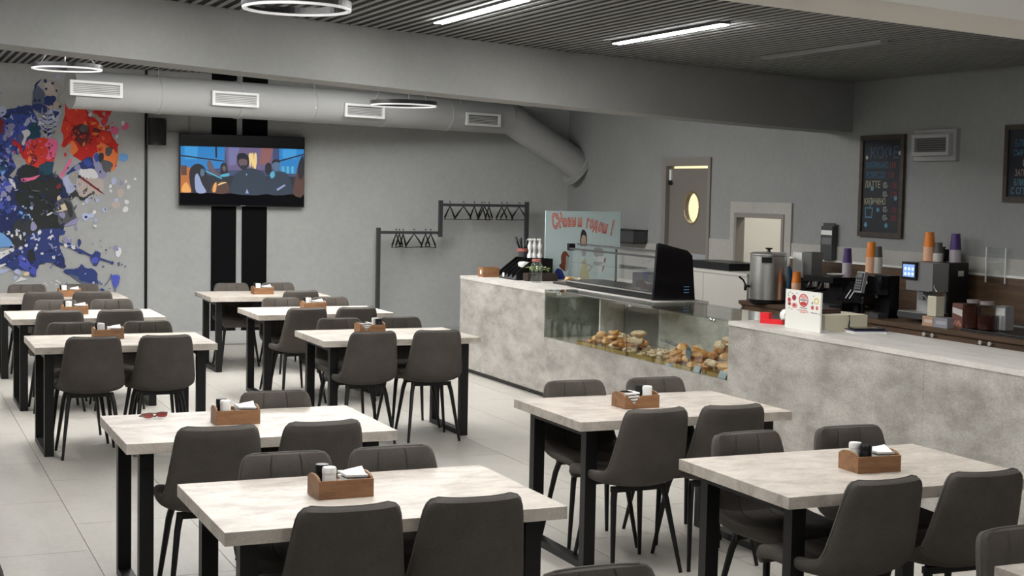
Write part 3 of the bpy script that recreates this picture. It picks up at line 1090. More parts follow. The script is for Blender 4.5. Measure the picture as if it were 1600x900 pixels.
blob(MC, [(570, 560), (640, 560), (700, 570), (710, 610), (660, 610)], 'navy')
blob(MC, [(600, 480), (690, 500), (690, 590), (620, 560)], 'navy')
blob(MC, [(590, 320), (700, 355), (740, 370), (830, 395), (990, 470), (1080, 500), (1200, 545), (1205, 560), (1060, 520), (960, 480), (850, 440), (720, 385), (600, 340)], 'navy2')
dot(MC, 1212, 558, 18, 20, 'navy2')
dot(MC, 1285, 570, 18, 18, 'slate')
dot(MC, 1320, 578, 9, 9, 'slate')
dot(MC, 1355, 598, 11, 11, 'slate')
blob(MC, [(990, 480), (1030, 435), (1070, 440), (1085, 500), (1060, 560), (1040, 595), (1000, 560), (978, 520)], 'navy2')
dot(MC, 1025, 530, 38, 36, 'royal')
blob(MC, [(690, 640), (760, 625), (840, 620), (880, 572), (925, 615), (990, 620), (1040, 650), (1055, 720), (1040, 780), (960, 790), (890, 760), (840, 710), (760, 690), (700, 665)], 'navy2')
blob(MC, [(760, 690), (830, 705), (880, 755), (1050, 790), (1070, 800), (960, 795), (860, 765)], 'slate')
spray(MC, 980, 1100, 720, 800, 7, ['pale', 'navy2', 'blue'], 8, 20, 13)
dot(MC, 1250, 725, 44, 46, 'royal')
blob(MC, [(1215, 750), (1290, 750), (1260, 830), (1242, 850)], 'royal')
blob(MC, [(1240, 820), (1252, 820), (1250, 870), (1240, 870)], 'slate')
blob(MC, [(1130, 800), (1175, 740), (1200, 680), (1212, 690), (1185, 750), (1140, 805)], 'slate')
dot(MC, 1105, 850, 24, 16, 'navy2')
dot(MC, 1115, 600, 14, 12, 'slate')
dot(MC, 1147, 420, 12, 12, 'char')
dot(MC, 1280, 440, 36, 48, 'white')
dot(MC, 1255, 400, 30, 28, 'lilac')
spray(MC, 700, 870, 300, 400, 9, ['pale', 'white', 'lilac'], 14, 34, 14)
blob(MC, [(840, 320), (860, 300), (880, 340), (850, 390)], 'navy2')
dot(MC, 745, 355, 24, 18, 'navy2')
dot(MC, 1030, 160, 18, 18, 'white')
blob(MC, [(805, 150), (825, 160), (840, 205), (825, 205)], 'lilac')
blob(MC, [(700, 150), (800, 90), (850, 70), (830, 120), (740, 160)], 'lilac')
spray(MC, 380, 640, 760, 800, 5, ['white'], 8, 18, 15, 2.4)
# finer flecks over the big masses
spray(MA, -120, 400, 420, 860, 60, ['navy', 'blue', 'royal', 'slate', 'pale', 'navy2'], 4, 15, 41, 2.2)
spray(MA, 690, 1230, 380, 880, 50, ['red', 'wine', 'red2', 'orange', 'maroon'], 4, 14, 42, 2.0)
spray(MBt, 270, 600, 0, 240, 34, ['red', 'rose', 'pink', 'wine', 'red2'], 4, 13, 43, 2.0)
spray(MBt, -120, 200, 60, 860, 70, ['navy', 'blue', 'royal', 'teal', 'pale', 'lilac'], 4, 16, 44, 2.4)
spray(MBt, 200, 660, 300, 900, 46, ['coal', 'char', 'black', 'slate', 'navy'], 5, 22, 45, 2.2)
spray(MBt, 600, 1120, 280, 880, 46, ['coal', 'stone', 'pale', 'lilac', 'beige', 'navy'], 4, 14, 46, 2.2)
spray(MC, 0, 640, 220, 620, 60, ['navy', 'navy2', 'royal', 'coal', 'pale', 'navy'], 4, 16, 47, 2.4)
spray(MC, 640, 1300, 280, 840, 26, ['slate', 'navy2', 'pale'], 3, 8, 48, 2.0)
mo = mur.build('wall_mural', [plain('paint_' + k_, c, .8) for k_, c in PAINT.items()], recalc=False)
for p in mo.data.polygons:
    if p.normal.y > 0:
        p.flip()
tag(mo, 'paint-splash mural of a masked ice hockey player in red, blue and black', 'mural')

# black vertical line beside the mural and the two black stripes behind the television
x = wp(228, 300)[0]
struct(MB().box(x - .016, x + .016, YB - .012, YB, .155, 3.3).build('trim_1', 'blackpl'))
xs = [wp(q, 300)[0] for q in (330, 369, 378, 417)]
for i, (a, c) in enumerate(((xs[0], xs[1]), (xs[2], xs[3]))):
    struct(MB().box(a, c, YB - .012, YB, .155, 3.3).build('trim_%d' % (i + 2), plain('black_panel', (.003, .003, .004), .7, 0, .1), bevel=.002))

# television
TY = YB - .10
tv = thing('television', 'flat television on the wall showing a letterboxed film', 'television', (3.865, TY, 2.015))
W2, H2 = .729, .411
MB().box(-W2, W2, .0, .045, -H2, H2).build('body', 'blackpl', tv, bevel=.004)
MB().box(-.3, .3, .046, .09, -.2, .2).build('wall_mount', 'metal', tv)
MB().box(-W2 + .006, W2 - .006, -.003, -.0005, -H2 + .014, H2 - .006).build('screen', 'blackgloss', tv)
MB().box(-.03, .03, -.004, -.0032, -H2 + .006, -H2 + .011).build('badge', 'steel', tv)


def TVP(zx, zy):
    # photo crop -> screen coordinates
    L_, R_ = 118 + (zy - 255) * -.017, 1148 + (zy - 293) * -.035
    u_ = (zx - L_) / (R_ - L_)
    t_, b_ = 255 + 38 * u_, 848 + 17 * u_
    v_ = (zy - t_) / (b_ - t_)
    return -W2 + .008 + u_ * (2 * W2 - .016), H2 - .008 - v_ * (2 * H2 - .02)


TVC = {'bg': (.055, .075, .17), 'blue': (.02, .24, .62), 'blue2': (.05, .36, .78), 'mauve': (.16, .12, .25), 'lav': (.20, .20, .42), 'warm': (.30, .12, .12), 'orange': (.55, .17, .04), 'fire': (.95, .45, .12), 'gold': (1.0, .72, .30),
       'dark': (.010, .016, .032), 'shirt': (.020, .040, .070), 'hair': (.008, .010, .020), 'skin': (.15, .10, .12), 'skinblue': (.10, .17, .28), 'cyan': (.10, .48, .68), 'pale': (.35, .42, .66), 'brown': (.10, .045, .035)}
tvk = list(TVC)
tvm = MB()
tl = [0]


def tvb(pts, col, k=3, sm=True):
    tl[0] += 1
    y = -.0034 - tl[0] * .00003
    q = smooth_loop(pts, k) if sm else pts
    tvm.bm.faces.new([tvm.bm.verts.new((TVP(*p)[0], y, TVP(*p)[1])) for p in q]).material_index = tvk.index(col)


tvb([(118, 357), (640, 371), (1143, 388), (1135, 766), (640, 757), (112, 747)], 'bg', sm=False)
tvb([(118, 357), (330, 363), (480, 367), (470, 540), (300, 560), (118, 580)], 'blue', sm=False)
tvb([(150, 358), (260, 361), (250, 470), (150, 470)], 'blue2', sm=False)
tvb([(118, 520), (200, 540), (200, 747), (112, 747)], 'orange', sm=False)
tvb([(118, 430), (470, 480), (470, 490), (118, 442)], 'dark', sm=False)
tvb([(398, 365), (414, 366), (414, 455), (400, 458)], 'dark', sm=False)
tvb([(480, 367), (880, 379), (870, 560), (500, 560)], 'mauve', sm=False)
tvb([(510, 368), (600, 371), (560, 520), (510, 520)], 'lav', sm=False)
tvb([(780, 376), (880, 379), (850, 500), (760, 520)], 'warm', sm=False)
tvb([(930, 381), (1143, 388), (1138, 600), (930, 580)], 'blue', sm=False)
tvb([(960, 383), (1080, 386), (1075, 470), (960, 460)], 'blue2', sm=False)
tvb([(930, 480), (1140, 425), (1140, 437), (930, 492)], 'dark', sm=False)
for x_ in (950, 990, 1030):
    tvb([(x_, 530), (x_ + 22, 530), (x_ + 22, 590), (x_, 590)], 'cyan', sm=False)
tvb([(200, 600), (1130, 620), (1133, 766), (640, 757), (200, 749)], 'dark', sm=False)
tvb([(120, 520), (165, 520), (165, 600), (120, 600)], 'brown', sm=False)
tvb([(125, 740), (130, 690), (160, 660), (185, 700), (195, 742)], 'fire')
tvb([(195, 700), (185, 590), (205, 530), (255, 505), (305, 530), (330, 600), (350, 740), (300, 748), (230, 745)], 'hair')
tvb([(230, 620), (255, 590), (290, 680), (320, 744), (240, 744)], 'pale')
tvb([(280, 550), (310, 560), (300, 610), (275, 600)], 'skinblue')
tvb([(330, 500), (350, 475), (370, 500), (400, 570), (440, 600), (400, 600), (350, 560)], 'skin')
tvb([(440, 560), (440, 520), (468, 495), (495, 520), (498, 570), (510, 610), (440, 612)], 'hair')
tvb([(452, 540), (470, 520), (486, 545), (470, 575)], 'skin')
tvb([(440, 600), (505, 585), (505, 610), (440, 615)], 'cyan')
tvb([(320, 560), (450, 625), (448, 636), (318, 572)], 'cyan', sm=False)
tvb([(360, 700), (400, 660), (490, 660), (500, 750), (370, 750)], 'brown')
tvb([(372, 740), (378, 690), (400, 660), (405, 690), (395, 740)], 'fire')
tvb([(410, 690), (440, 665), (490, 662), (440, 680)], 'gold')
for x_ in (685, 705, 730):
    tvb([(x_ - 10, 430), (x_ + 8, 418), (x_ + 12, 490), (x_ - 2, 540), (x_ - 8, 480)], 'gold')
tvb([(715, 470), (735, 470), (732, 550), (715, 550)], 'gold')
tvb([(530, 755), (535, 650), (560, 590), (620, 560), (680, 545), (760, 560), (810, 610), (830, 758)], 'shirt')
tvb([(580, 500), (577, 440), (600, 420), (640, 418), (672, 445), (676, 500), (660, 540), (630, 560), (600, 540)], 'hair')
tvb([(590, 480), (625, 465), (662, 480), (655, 520), (630, 545), (602, 525)], 'skin')
tvb([(598, 525), (630, 520), (655, 525), (640, 555), (612, 550)], 'dark')
tvb([(645, 590), (660, 590), (655, 610)], 'pale', sm=False)
tvb([(640, 755), (655, 715), (670, 757)], 'pale', sm=False)
tvb([(810, 530), (830, 500), (860, 510), (865, 560), (850, 600), (815, 590)], 'hair')
tvb([(870, 520), (880, 478), (920, 475), (935, 510), (925, 560), (890, 570)], 'skinblue')
tvb([(865, 510), (880, 475), (925, 472), (938, 500), (900, 492)], 'hair')
tvb([(820, 760), (835, 640), (870, 590), (940, 570), (1000, 600), (1030, 680), (1020, 762)], 'shirt')
tvb([(850, 590), (880, 570), (890, 610), (860, 630)], 'cyan')
tvb([(900, 720), (970, 680), (980, 690), (910, 735)], 'pale', sm=False)
tvb([(1040, 762), (1060, 640), (1090, 520), (1115, 460), (1137, 460), (1133, 766)], 'brown')
tvb([(1085, 560), (1110, 470), (1138, 455), (1136, 600), (1100, 640)], 'hair')
so = tvm.build('picture', [plain('screen_' + k_, tuple(v * .2 for v in c), .6) for k_, c in TVC.items()], tv, recalc=False)
for k_, mt in zip(TVC, so.data.materials):
    bs = mt.node_tree.nodes['Principled BSDF']
    bs.inputs['Base Color'].default_value = (.01, .01, .01, 1)
    bs.inputs['Emission Color'].default_value = (*TVC[k_], 1)
    bs.inputs['Emission Strength'].default_value = .42
for p in so.data.polygons:
    if p.normal.y > 0:
        p.flip()

# speaker
sp = thing('wall_speaker', 'black rounded speaker on the wall between mural and television', 'speaker', (2.868, YB - .17, 2.43))
b = MB()
b.prism(smooth_loop([(-.085, .07), (-.105, 0), (-.085, -.07), (0, -.095), (.085, -.07), (.105, 0), (.085, .07), (0, .08)], 3), lambda x, y: (x, y, -.15), lambda x, y: (x, y, .15))
b.build('cabinet', 'blackpl', sp, bevel=.012)
b = MB()
b.prism(smooth_loop([(-.08, -.071), (0, -.098), (.08, -.071), (.06, -.06), (0, -.085), (-.06, -.06)], 3), lambda x, y: (x, y - .004, -.125), lambda x, y: (x, y - .004, .125))
b.build('grille', plain('speaker_cloth', (.012, .012, .013), .8), sp)
MB().box(-.02, .02, .08, .165, -.04, .04).build('bracket', 'metal', sp)
# cable run to the television
q0, q1, q2 = wp(296, 168), wp(296, 206.5), wp(262, 205.5)
b = MB()
b.box(q0[0] - .012, q0[0] + .012, YB - .012, YB - .001, q1[1], q0[1])
b.box(q2[0], q1[0] + .012, YB - .0125, YB - .001, q1[1] - .012, q1[1] + .01)
tag(b.build('cable_channel', plain('channel_grey', (.30, .31, .30), .5)), 'thin grey cable channel on the wall running to the television', 'cable channel')

# ventilation duct, slightly oblique to the wall, with four grilles and an elbow into the right wall
dt = thing('ventilation_duct', 'round grey ventilation duct running along the back wall below the ceiling', 'duct', (0, 0, 0))
ZD = 2.765
RD = .195


def duct_pt(px, py_mid):
    return at_z(px, py_mid, ZD)


A_ = at_y(112, 150, 15.05)
Ax = Vector((A_.x, 15.05, ZD + .01))
Bx = Vector((7.02, 16.22, ZD - .035))
ddir = (Bx - Ax).normalized()
n_seg = 6
ends = [Ax + (Bx - Ax) * i / n_seg for i in range(n_seg + 1)]
for i in range(n_seg):
    MB().tube([ends[i], ends[i + 1] - ddir * .004], RD, 36).build('duct_section', 'duct', dt)
    if i:
        MB().tube([ends[i] - ddir * .02, ends[i] + ddir * .02], RD + .006, 36).build('joint_band', 'duct', dt)
MB().tube([Ax - ddir * .015, Ax], RD + .003, 36).build('end_cap', 'duct', dt)
E1 = Vector((8.02, 16.35, 2.20))
pts = [Bx, Bx + ddir * .10 + Vector((0, 0, -.02)), Bx + ddir * .24 + Vector((.0, .0, -.10))]
pts.append(E1 + Vector((-.12, -.005, .08)))
pts.append(E1 + Vector((.04, 0, -.03)))
MB().tube(pts, [RD, RD, RD * .98, RD * .95, RD * .95], 36).build('elbow', 'duct', dt)
MB().tube([E1 + Vector((.015, 0, -.03)), E1 + Vector((.06, 0, -.06))], RD + .05, 36).build('wall_collar', 'duct', dt)
for fr in (.165, .50, .86):
    p = Ax + (Bx - Ax) * fr
    MB().tube([p + Vector((0, -RD - .005, -.05)), p + Vector((0, -RD * .8, .12)), p + Vector((0, -RD * .5, 3.2 - p.z))], .004, 5).build('hanger_wire', 'steel', dt)
nd = Vector((ddir.y, -ddir.x, 0)).normalized()          # horizontally out of the duct towards the room
if nd.y > 0:
    nd = -nd
side = ddir
rotm = Matrix((side, nd, side.cross(nd))).transposed()
if rotm.col[2].z < 0:
    rotm.col[2] = -rotm.col[2]
GL = ['leftmost white ventilation grille on the duct, over the mural', 'second white ventilation grille from the left on the duct', 'third white ventilation grille from the left on the duct', 'rightmost ventilation grille on the duct, in shade']
for i, (px0, px1, pyc) in enumerate(((117, 184, 139), (336, 399, 155), (541, 598, 173.5), (728, 780, 187))):
    # find the place on the duct axis for this pixel column
    best = min((abs((lambda q: 800 + F_PX * (q - CAM).dot(RIGHT) / (q - CAM).dot(FWD))(Ax + (Bx - Ax) * t_ / 400 + nd * .2) - (px0 + px1) / 2), t_) for t_ in range(400))[1]
    c = Ax + (Bx - Ax) * best / 400
    tilt = Matrix.Rotation(R(0), 3, side)
    gw = mpp(c) * (px1 - px0) / abs(side.dot(RIGHT)) / 2

    def gp(u_, d_, v_):
        return c + side * u_ + nd * d_ + Vector((0, 0, v_))

    def gbox(b, u0, u1, d0, d1, v0, v1):
        vs = [b.bm.verts.new(gp(u_, d_, v_)) for v_ in (v0, v1) for d_ in (d0, d1) for u_ in (u0, u1)]
        for f in ((0, 2, 3, 1), (4, 5, 7, 6), (0, 1, 5, 4), (2, 6, 7, 3), (0, 4, 6, 2), (1, 3, 7, 5)):
            b.bm.faces.new([vs[j] for j in f])
    zc = at_y((px0 + px1) / 2, pyc, (c + nd * .22).y).z - c.z
    zc = max(-.06, min(.06, zc))
    hh = .075
    gr_m = 'grille'
    b = MB()
    gbox(b, -gw + .01, gw - .01, .12, .20, zc - hh + .01, zc + hh - .01)
    neck = b.build('grille_neck', 'duct', dt)
    b = MB()
    for u0, u1, v0, v1 in ((-gw, gw, hh - .025, hh), (-gw, gw, -hh, -hh + .025), (-gw, -gw + .03, -hh + .025, hh - .025), (gw - .03, gw, -hh + .025, hh - .025)):
        gbox(b, u0, u1, .2005, .225, zc + v0, zc + v1)
    fo = b.build('grille_frame', gr_m, dt)
    fo['label'] = GL[i]
    b = MB()
    gbox(b, -gw + .03, gw - .03, .2005, .204, zc - hh + .025, zc + hh - .025)
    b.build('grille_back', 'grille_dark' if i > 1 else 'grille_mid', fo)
    for j in range(5):
        b = MB()
        v = zc - hh + .033 + j * .0175
        gbox(b, -gw + .031, gw - .031, .2045, .218, v, v + .006)
        b.build('blade', gr_m, fo)

# coat rack
RY = YB - .27
rk = thing('coat_rack', 'stepped dark grey metal coat rack standing before the back wall', 'coat rack', (0, RY, 0))
rg = plain('rack_grey', (.040, .042, .045), .45)
x1, x2, x3 = 5.46, 6.247, 7.393
MB().box(x1 - .022, x1 + .022, -.022, .022, 0, 1.378).build('post', rg, rk, bevel=.003)
MB().box(x2 - .022, x2 + .022, -.022, .022, 1.27, 1.715).build('post', rg, rk, bevel=.003)
MB().box(x3 - .022, x3 + .022, -.022, .022, 0, 1.712).build('post', rg, rk, bevel=.003)
MB().box(x1 + .0225, x2 - .0225, -.016, .016, 1.305, 1.338).build('rail', rg, rk, bevel=.002)
MB().box(x2 + .0225, x3 - .0225, -.016, .016, 1.645, 1.678).build('rail', rg, rk, bevel=.002)
for xx in (x1, x3):
    MB().box(xx - .03, xx + .03, -.2, .2, 0, .02).build('foot', rg, rk)


def make_hanger():
    t = thing('coat_hanger', 'x', 'hanger', (0, 0, 0), 0, 'black coat hangers on the rack')
    MB().tube([(.0, 0, -.035)] + [(.018 * math.cos(a), 0, .006 + .018 * math.sin(a)) for a in (-1.3, -.6, .1, .8, 1.57, 2.3, 3.0)], .0035, 6).build('hook', 'metal', t)
    MB().tube([(0, 0, -.035), (.07, 0, -.10), (.135, 0, -.165), (.145, 0, -.19), (.11, 0, -.195), (0, 0, -.195), (-.11, 0, -.195), (-.145, 0, -.19), (-.135, 0, -.165), (-.07, 0, -.10)],
              [.006, .009, .012, .011, .005, .004, .005, .011, .012, .009], 7, closed=True).build('arms', 'blackpl', t)
    return t


hg = make_hanger()
HL = [(619, 52, 1.338), (624, 55, 1.338), (630, -96, 1.338), (647, 28, 1.338), (665, 49, 1.338), (673, -86, 1.338),
      (703, 44, 1.678), (724, 26, 1.678), (741, -92, 1.678), (753, 46, 1.678), (757, -84, 1.678), (764, 50, 1.678), (784, 40, 1.678), (792, -82, 1.678), (811, 26, 1.678)]
HLAB = ['leftmost hanger on the low rail', 'second hanger from the left on the low rail', 'third hanger from the left on the low rail', 'wide-turned hanger in the middle of the low rail', 'fifth hanger on the low rail', 'hanger nearest the step on the low rail',
        'first hanger on the high rail beside the step', 'second hanger on the high rail, turned wide', 'third hanger on the high rail', 'first of the bunched hangers on the high rail', 'second of the bunched hangers on the high rail', 'third of the bunched hangers on the high rail', 'fourth hanger from the right on the high rail'.replace('fourth', 'third'), 'second hanger from the right on the high rail', 'rightmost hanger on the high rail']
for i, (px, ang, z) in enumerate(HL):
    x = at_y(px, 365 if z < 1.5 else 325, RY).x
    o = hg if i == 0 else dup(hg, (0, 0, 0), 0)
    o.location = (x, RY, z + .0035)
    o.rotation_euler = (0, 0, R(ang))
    o['label'] = 'black coat ' + HLAB[i].replace('hanger ', 'hanger, ', 1) if HLAB[i].startswith('hanger') else 'black coat hanger, ' + HLAB[i]

# ------------------------------------------------------------------ right wall: door, hatch, wainscot, menu boards, vent
dr = thing('door_1', 'taupe swing door with an oval porthole window', None, (XR, 0, 0))
dr['kind'] = 'structure'
fw = .085
b = MB()
b.box(-.02, .085, DY0, DY0 + fw * .6, 0, DZ).box(-.02, .085, DY1 - fw, DY1, 0, DZ).box(-.02, .085, DY0 + fw * .6, DY1 - fw, DZ - fw, DZ)
b.build('door_frame', 'frame', dr, bevel=.004)
ly0, ly1, lz1 = DY0 + fw * .6 + .004, DY1 - fw - .004, DZ - fw - .028
cy_, cz_ = (13.781 + 13.47) / 2, 1.703
ra, rz_ = .148, .165


def leaf_ring(b, x):
    n = 48
    inner, outer = [], []
    for i in range(n):
        a = 2 * PI * i / n
        c_, s_ = math.cos(a), math.sin(a)
        inner.append(b.bm.verts.new((x, cy_ + ra * c_, cz_ + rz_ * s_)))
        # project to the rectangle
        ts = []
        if c_ > 1e-9: ts.append((ly1 - cy_) / c_)
        if c_ < -1e-9: ts.append((ly0 - cy_) / c_)
        if s_ > 1e-9: ts.append((lz1 - cz_) / s_)
        if s_ < -1e-9: ts.append((.01 - cz_) / s_)
        t_ = min(ts)
        outer.append(b.bm.verts.new((x, cy_ + c_ * t_, cz_ + s_ * t_)))
    for i in range(n):
        k_ = (i + 1) % n
        b.bm.faces.new((inner[i], inner[k_], outer[k_], outer[i]))
    # corners
    return inner, outer


b = MB()
i0, o0 = leaf_ring(b, .03)
i1, o1 = leaf_ring(b, .075)
for A, B in ((i0, i1), (o0, o1)):
    for i in range(48):
        k_ = (i + 1) % 48
        b.bm.faces.new((A[i], A[k_], B[k_], B[i]))
for x_ in (.03, .075):
    for yy, zz in ((ly0, .01), (ly1, .01), (ly0, lz1), (ly1, lz1)):
        a = math.atan2(zz - cz_, yy - cy_) % (2 * PI)
        i = int(a / (2 * PI / 48))
        O_ = o0 if x_ == .03 else o1
        b.bm.faces.new((O_[i], O_[(i + 1) % 48], b.bm.verts.new((x_, yy, zz))))
lf = b.build('door_leaf', 'door', dr)
b = MB()
b.prism([(cy_ + ra * math.cos(2 * PI * i / 48), cz_ + rz_ * math.sin(2 * PI * i / 48)) for i in range(48)], lambda y, z: (.050, y, z), lambda y, z: (.056, y, z))
b.build('porthole_glass', 'acrylic', lf)
b = MB()
b.tube([(.028, cy_ + (ra + .008) * math.cos(2 * PI * i / 48), cz_ + (rz_ + .008) * math.sin(2 * PI * i / 48)) for i in range(48)], .010, 6, closed=True)
b.build('porthole_rim', plain('brass_rim', (.30, .24, .12), .4, .4), lf)
MB().box(.022, .0295, ly0 + .03, ly1 - .03, .05, 1.205).build('kick_plate', plain('pale_plate', (.34, .36, .38), .45), lf)
MB().box(.012, .0295, ly1 - .055, ly1 - .01, 1.97, 2.12).build('door_closer', 'white', lf, bevel=.006)
MB().box(.006, .0118, ly1 - .075, ly1 - .005, 1.95, 2.0).build('closer_arm', 'blackpl', lf)

hw = thing('window_1', 'serving hatch in the wall with a double taupe and pale frame', None, (XR, 0, 0))
hw['kind'] = 'structure'
oy0, oy1, oz1 = 11.677, 12.765, 1.785
b = MB()
b.box(-.022, 0, oy0, HY0 - .001, .87, oz1).box(-.022, 0, HY1 + .001, oy1, .87, oz1).box(-.022, 0, HY0 - .001, HY1 + .001, HZ1, oz1)
b.build('outer_frame', 'wains', hw, bevel=.003)
b = MB()
b.box(-.03, .07, HY0, HY0 + .045, HZ0, HZ1 - .001).box(-.03, .07, HY1 - .045, HY1, HZ0, HZ1 - .001).box(-.03, .07, HY0 + .045, HY1 - .045, HZ1 - .046, HZ1 - .001)
b.build('inner_frame', 'frame', hw, bevel=.003)
MB().box(-.10, .14, HY0 + .046, HY1 - .046, HZ0, HZ0 + .03).build('window_sill', 'brown', hw, bevel=.003)

# lit kitchen behind
b = MB()
KX = 10.6
b.box(KX, KX + .1, 10.6, 16.2, 0, 2.7).box(X2 + .01, KX, 10.5, 10.6, 0, 2.7).box(X2 + .01, KX, 16.2, 16.3, 0, 2.7)
struct(b.build('wall_kitchen', 'kitchen'))
struct(MB().box(X2 + .005, KX, 10.6, 16.2, 2.7, 2.8).build('ceiling', 'kitchen'))
struct(MB().box(X2 + .01, KX - .001, 13.0, 13.06, 0, 2.69).build('wall_partition', 'kitchen'))
struct(MB().box(KX - .03, KX - .001, 13.061, 16.19, 0, 1.62).build('wall_panel_kitchen', 'kitchenwarm'))
kl = thing('kitchen_ceiling_lamp', 'lamp glowing in the kitchen behind the serving hatch', 'lamp', (8.9, 11.9, 2.66))
MB().box(-.3, .3, -.08, .08, -.03, .03).build('housing', 'white', kl)
MB().box(-.28, .28, -.07, .07, -.045, -.0305).build('diffuser', emitter('kitchen_light', (1, .95, .82), KITCHEN), kl)
kl = thing('kitchen_ceiling_lamp', 'warm lamp glowing in the kitchen behind the porthole door', 'lamp', (9.5, 14.6, 2.66))
MB().box(-.3, .3, -.3, .3, -.03, .03).build('housing', 'white', kl)
MB().box(-.28, .28, -.28, .28, -.045, -.0305).build('diffuser', emitter('kitchen_light_warm', (1, .86, .55), KITCHEN * 1.1), kl)
# crumpled white bag on the hatch sill
b = MB()
for i in range(7):
    a = random.uniform(0, 6.28)
    b.lathe([(0, 0), (.04, .005), (.05, .03), (.03, .055 + .02 * (i % 2)), (0, .06)], 7, (random.uniform(-.05, .05), -.12 + i * .04, 0), smooth=False)
tag(b.build('paper_bag', 'paper', loc=(XR + .05, 12.45, HZ0 + .031)), 'crumpled white bag lying on the serving hatch sill', 'bag')

# wainscot, walnut splashback, white edge
ws = MB()
for y0, y1, z0, z1 in ((4.0, oy0 - .001, 1.272, 1.40), (oy1 + .001, DY0 - .001, 0, 1.39), (DY1 + .001, 15.3, 0, 1.28)):
    ws.box(XR - .012, XR, y0, y1, z0, z1)
struct(ws.build('trim_4', 'wains', bevel=.002))
struct(MB().box(XR - .02, XR, 4.0, 11.67, .90, 1.252).build('trim_5', 'brown'))
struct(MB().box(XR - .03, XR, 4.0, 11.67, 1.2525, 1.2715).build('trim_6', 'white', bevel=.002))
q0, q1 = at_x(972, 360, XR), at_x(1012, 378, XR)
wsx = thing('wall_shelf', 'dark narrow shelf box on the wall behind the holiday poster', 'shelf', (XR, (q0.y + q1.y) / 2, 1.27))
MB().box(-.20, 0, -(q0.y - q1.y) / 2, (q0.y - q1.y) / 2, 0, .012).box(-.20, 0, -(q0.y - q1.y) / 2, (q0.y - q1.y) / 2, .145, .16).build('boards', 'blackpl', wsx)
MB().box(-.19, -.01, -(q0.y - q1.y) / 2, (q0.y - q1.y) / 2, .0125, .1445).build('body', 'darkgrey', wsx)

CH = {'blue': (.06, .16, .26), 'cyan': (.10, .26, .36), 'white': (.42, .42, .40), 'cream': (.40, .38, .26), 'red': (.22, .04, .05), 'dim': (.06, .10, .16), 'pinkish': (.34, .27, .26)}
chk = list(CH)
chm = [plain('chalk_' + k_, c, .9) for k_, c in CH.items()]


def menu_board(y_left, y_right, z0, z1, label):
    t = thing('menu_board', label, 'menu board', (XR - .001, y_left, z0))
    Wd, Hd = y_left - y_right, z1 - z0
    fwid = .042
    MB().box(-.03, -.0, -Wd, 0, Hd - fwid, Hd).build('frame_rail', 'boardframe', t, bevel=.004)
    MB().box(-.03, -.0, -Wd, 0, 0, fwid).build('frame_rail', 'boardframe', t, bevel=.004)
    MB().box(-.03, -.0, -fwid, 0, fwid, Hd - fwid).build('frame_stile', 'boardframe', t, bevel=.004)
    MB().box(-.03, -.0, -Wd, -Wd + fwid, fwid, Hd - fwid).build('frame_stile', 'boardframe', t, bevel=.004)
    MB().box(-.014, -.002, -Wd + fwid, -fwid, fwid, Hd - fwid).build('slate', 'board', t)
    return t, Wd, Hd


def chalk(t, lines, extra=None):
    def done(bm, nm):
        me = bpy.data.meshes.new(nm)
        bm.to_mesh(me)
        bm.free()
        for mt in chm:
            me.materials.append(mt)
        obj_from(nm, me, t)['kind'] = 'stuff'
    for s_, u_, v_, size, col, wx in lines:
        bm = bmesh.new()
        mt = Matrix.Translation((-.0148, -u_, v_)) @ FRAME_R @ Matrix.Diagonal((wx, 1, 1, 1))
        text_bm(bm, s_, size, mt, chk.index(col))
        done(bm, 'chalk_text')
    if extra:
        bm = bmesh.new()
        extra(bm)
        done(bm, 'chalk_drawing')


t, Wd, Hd = menu_board(10.636, 10.030, 1.508, 2.403, 'tall framed chalk menu board listing coffee prices')


def flakes(bm):
    def star(u_, v_, r_, col):
        for k_ in range(4):
            a = k_ * PI / 4
            q = Matrix.Rotation(a, 3, 'X')
            vs = [bm.verts.new(Vector((-.0150 - k_ * .00005, -u_, v_)) + q @ Vector((0, y_, z_))) for y_, z_ in ((-r_, -.006), (r_, -.006), (r_, .006), (-r_, .006))]
            bm.faces.new(vs).material_index = chk.index(col)
    for u_, v_, r_, c in ((.085, .70, .016, 'white'), (.535, .735, .018, 'white'), (.175, .425, .020, 'cyan'), (.50, .345, .022, 'cyan'), (.265, .24, .020, 'cyan'), (.10, .105, .022, 'cyan'), (.385, .105, .022, 'cyan')):
        star(u_, v_, r_, c)
    # cup with a straw
    for pts in ([(.08, .255), (.09, .255), (.10, .175), (.09, .175)], [(.185, .255), (.195, .255), (.185, .175), (.175, .175)], [(.09, .165), (.185, .165), (.185, .177), (.09, .177)], [(.08, .25), (.195, .25), (.195, .258), (.08, .258)], [(.14, .255), (.15, .255), (.20, .32), (.19, .325)]):
        bm.faces.new([bm.verts.new((-.0149, -u_, v_)) for u_, v_ in pts]).material_index = chk.index('cyan')


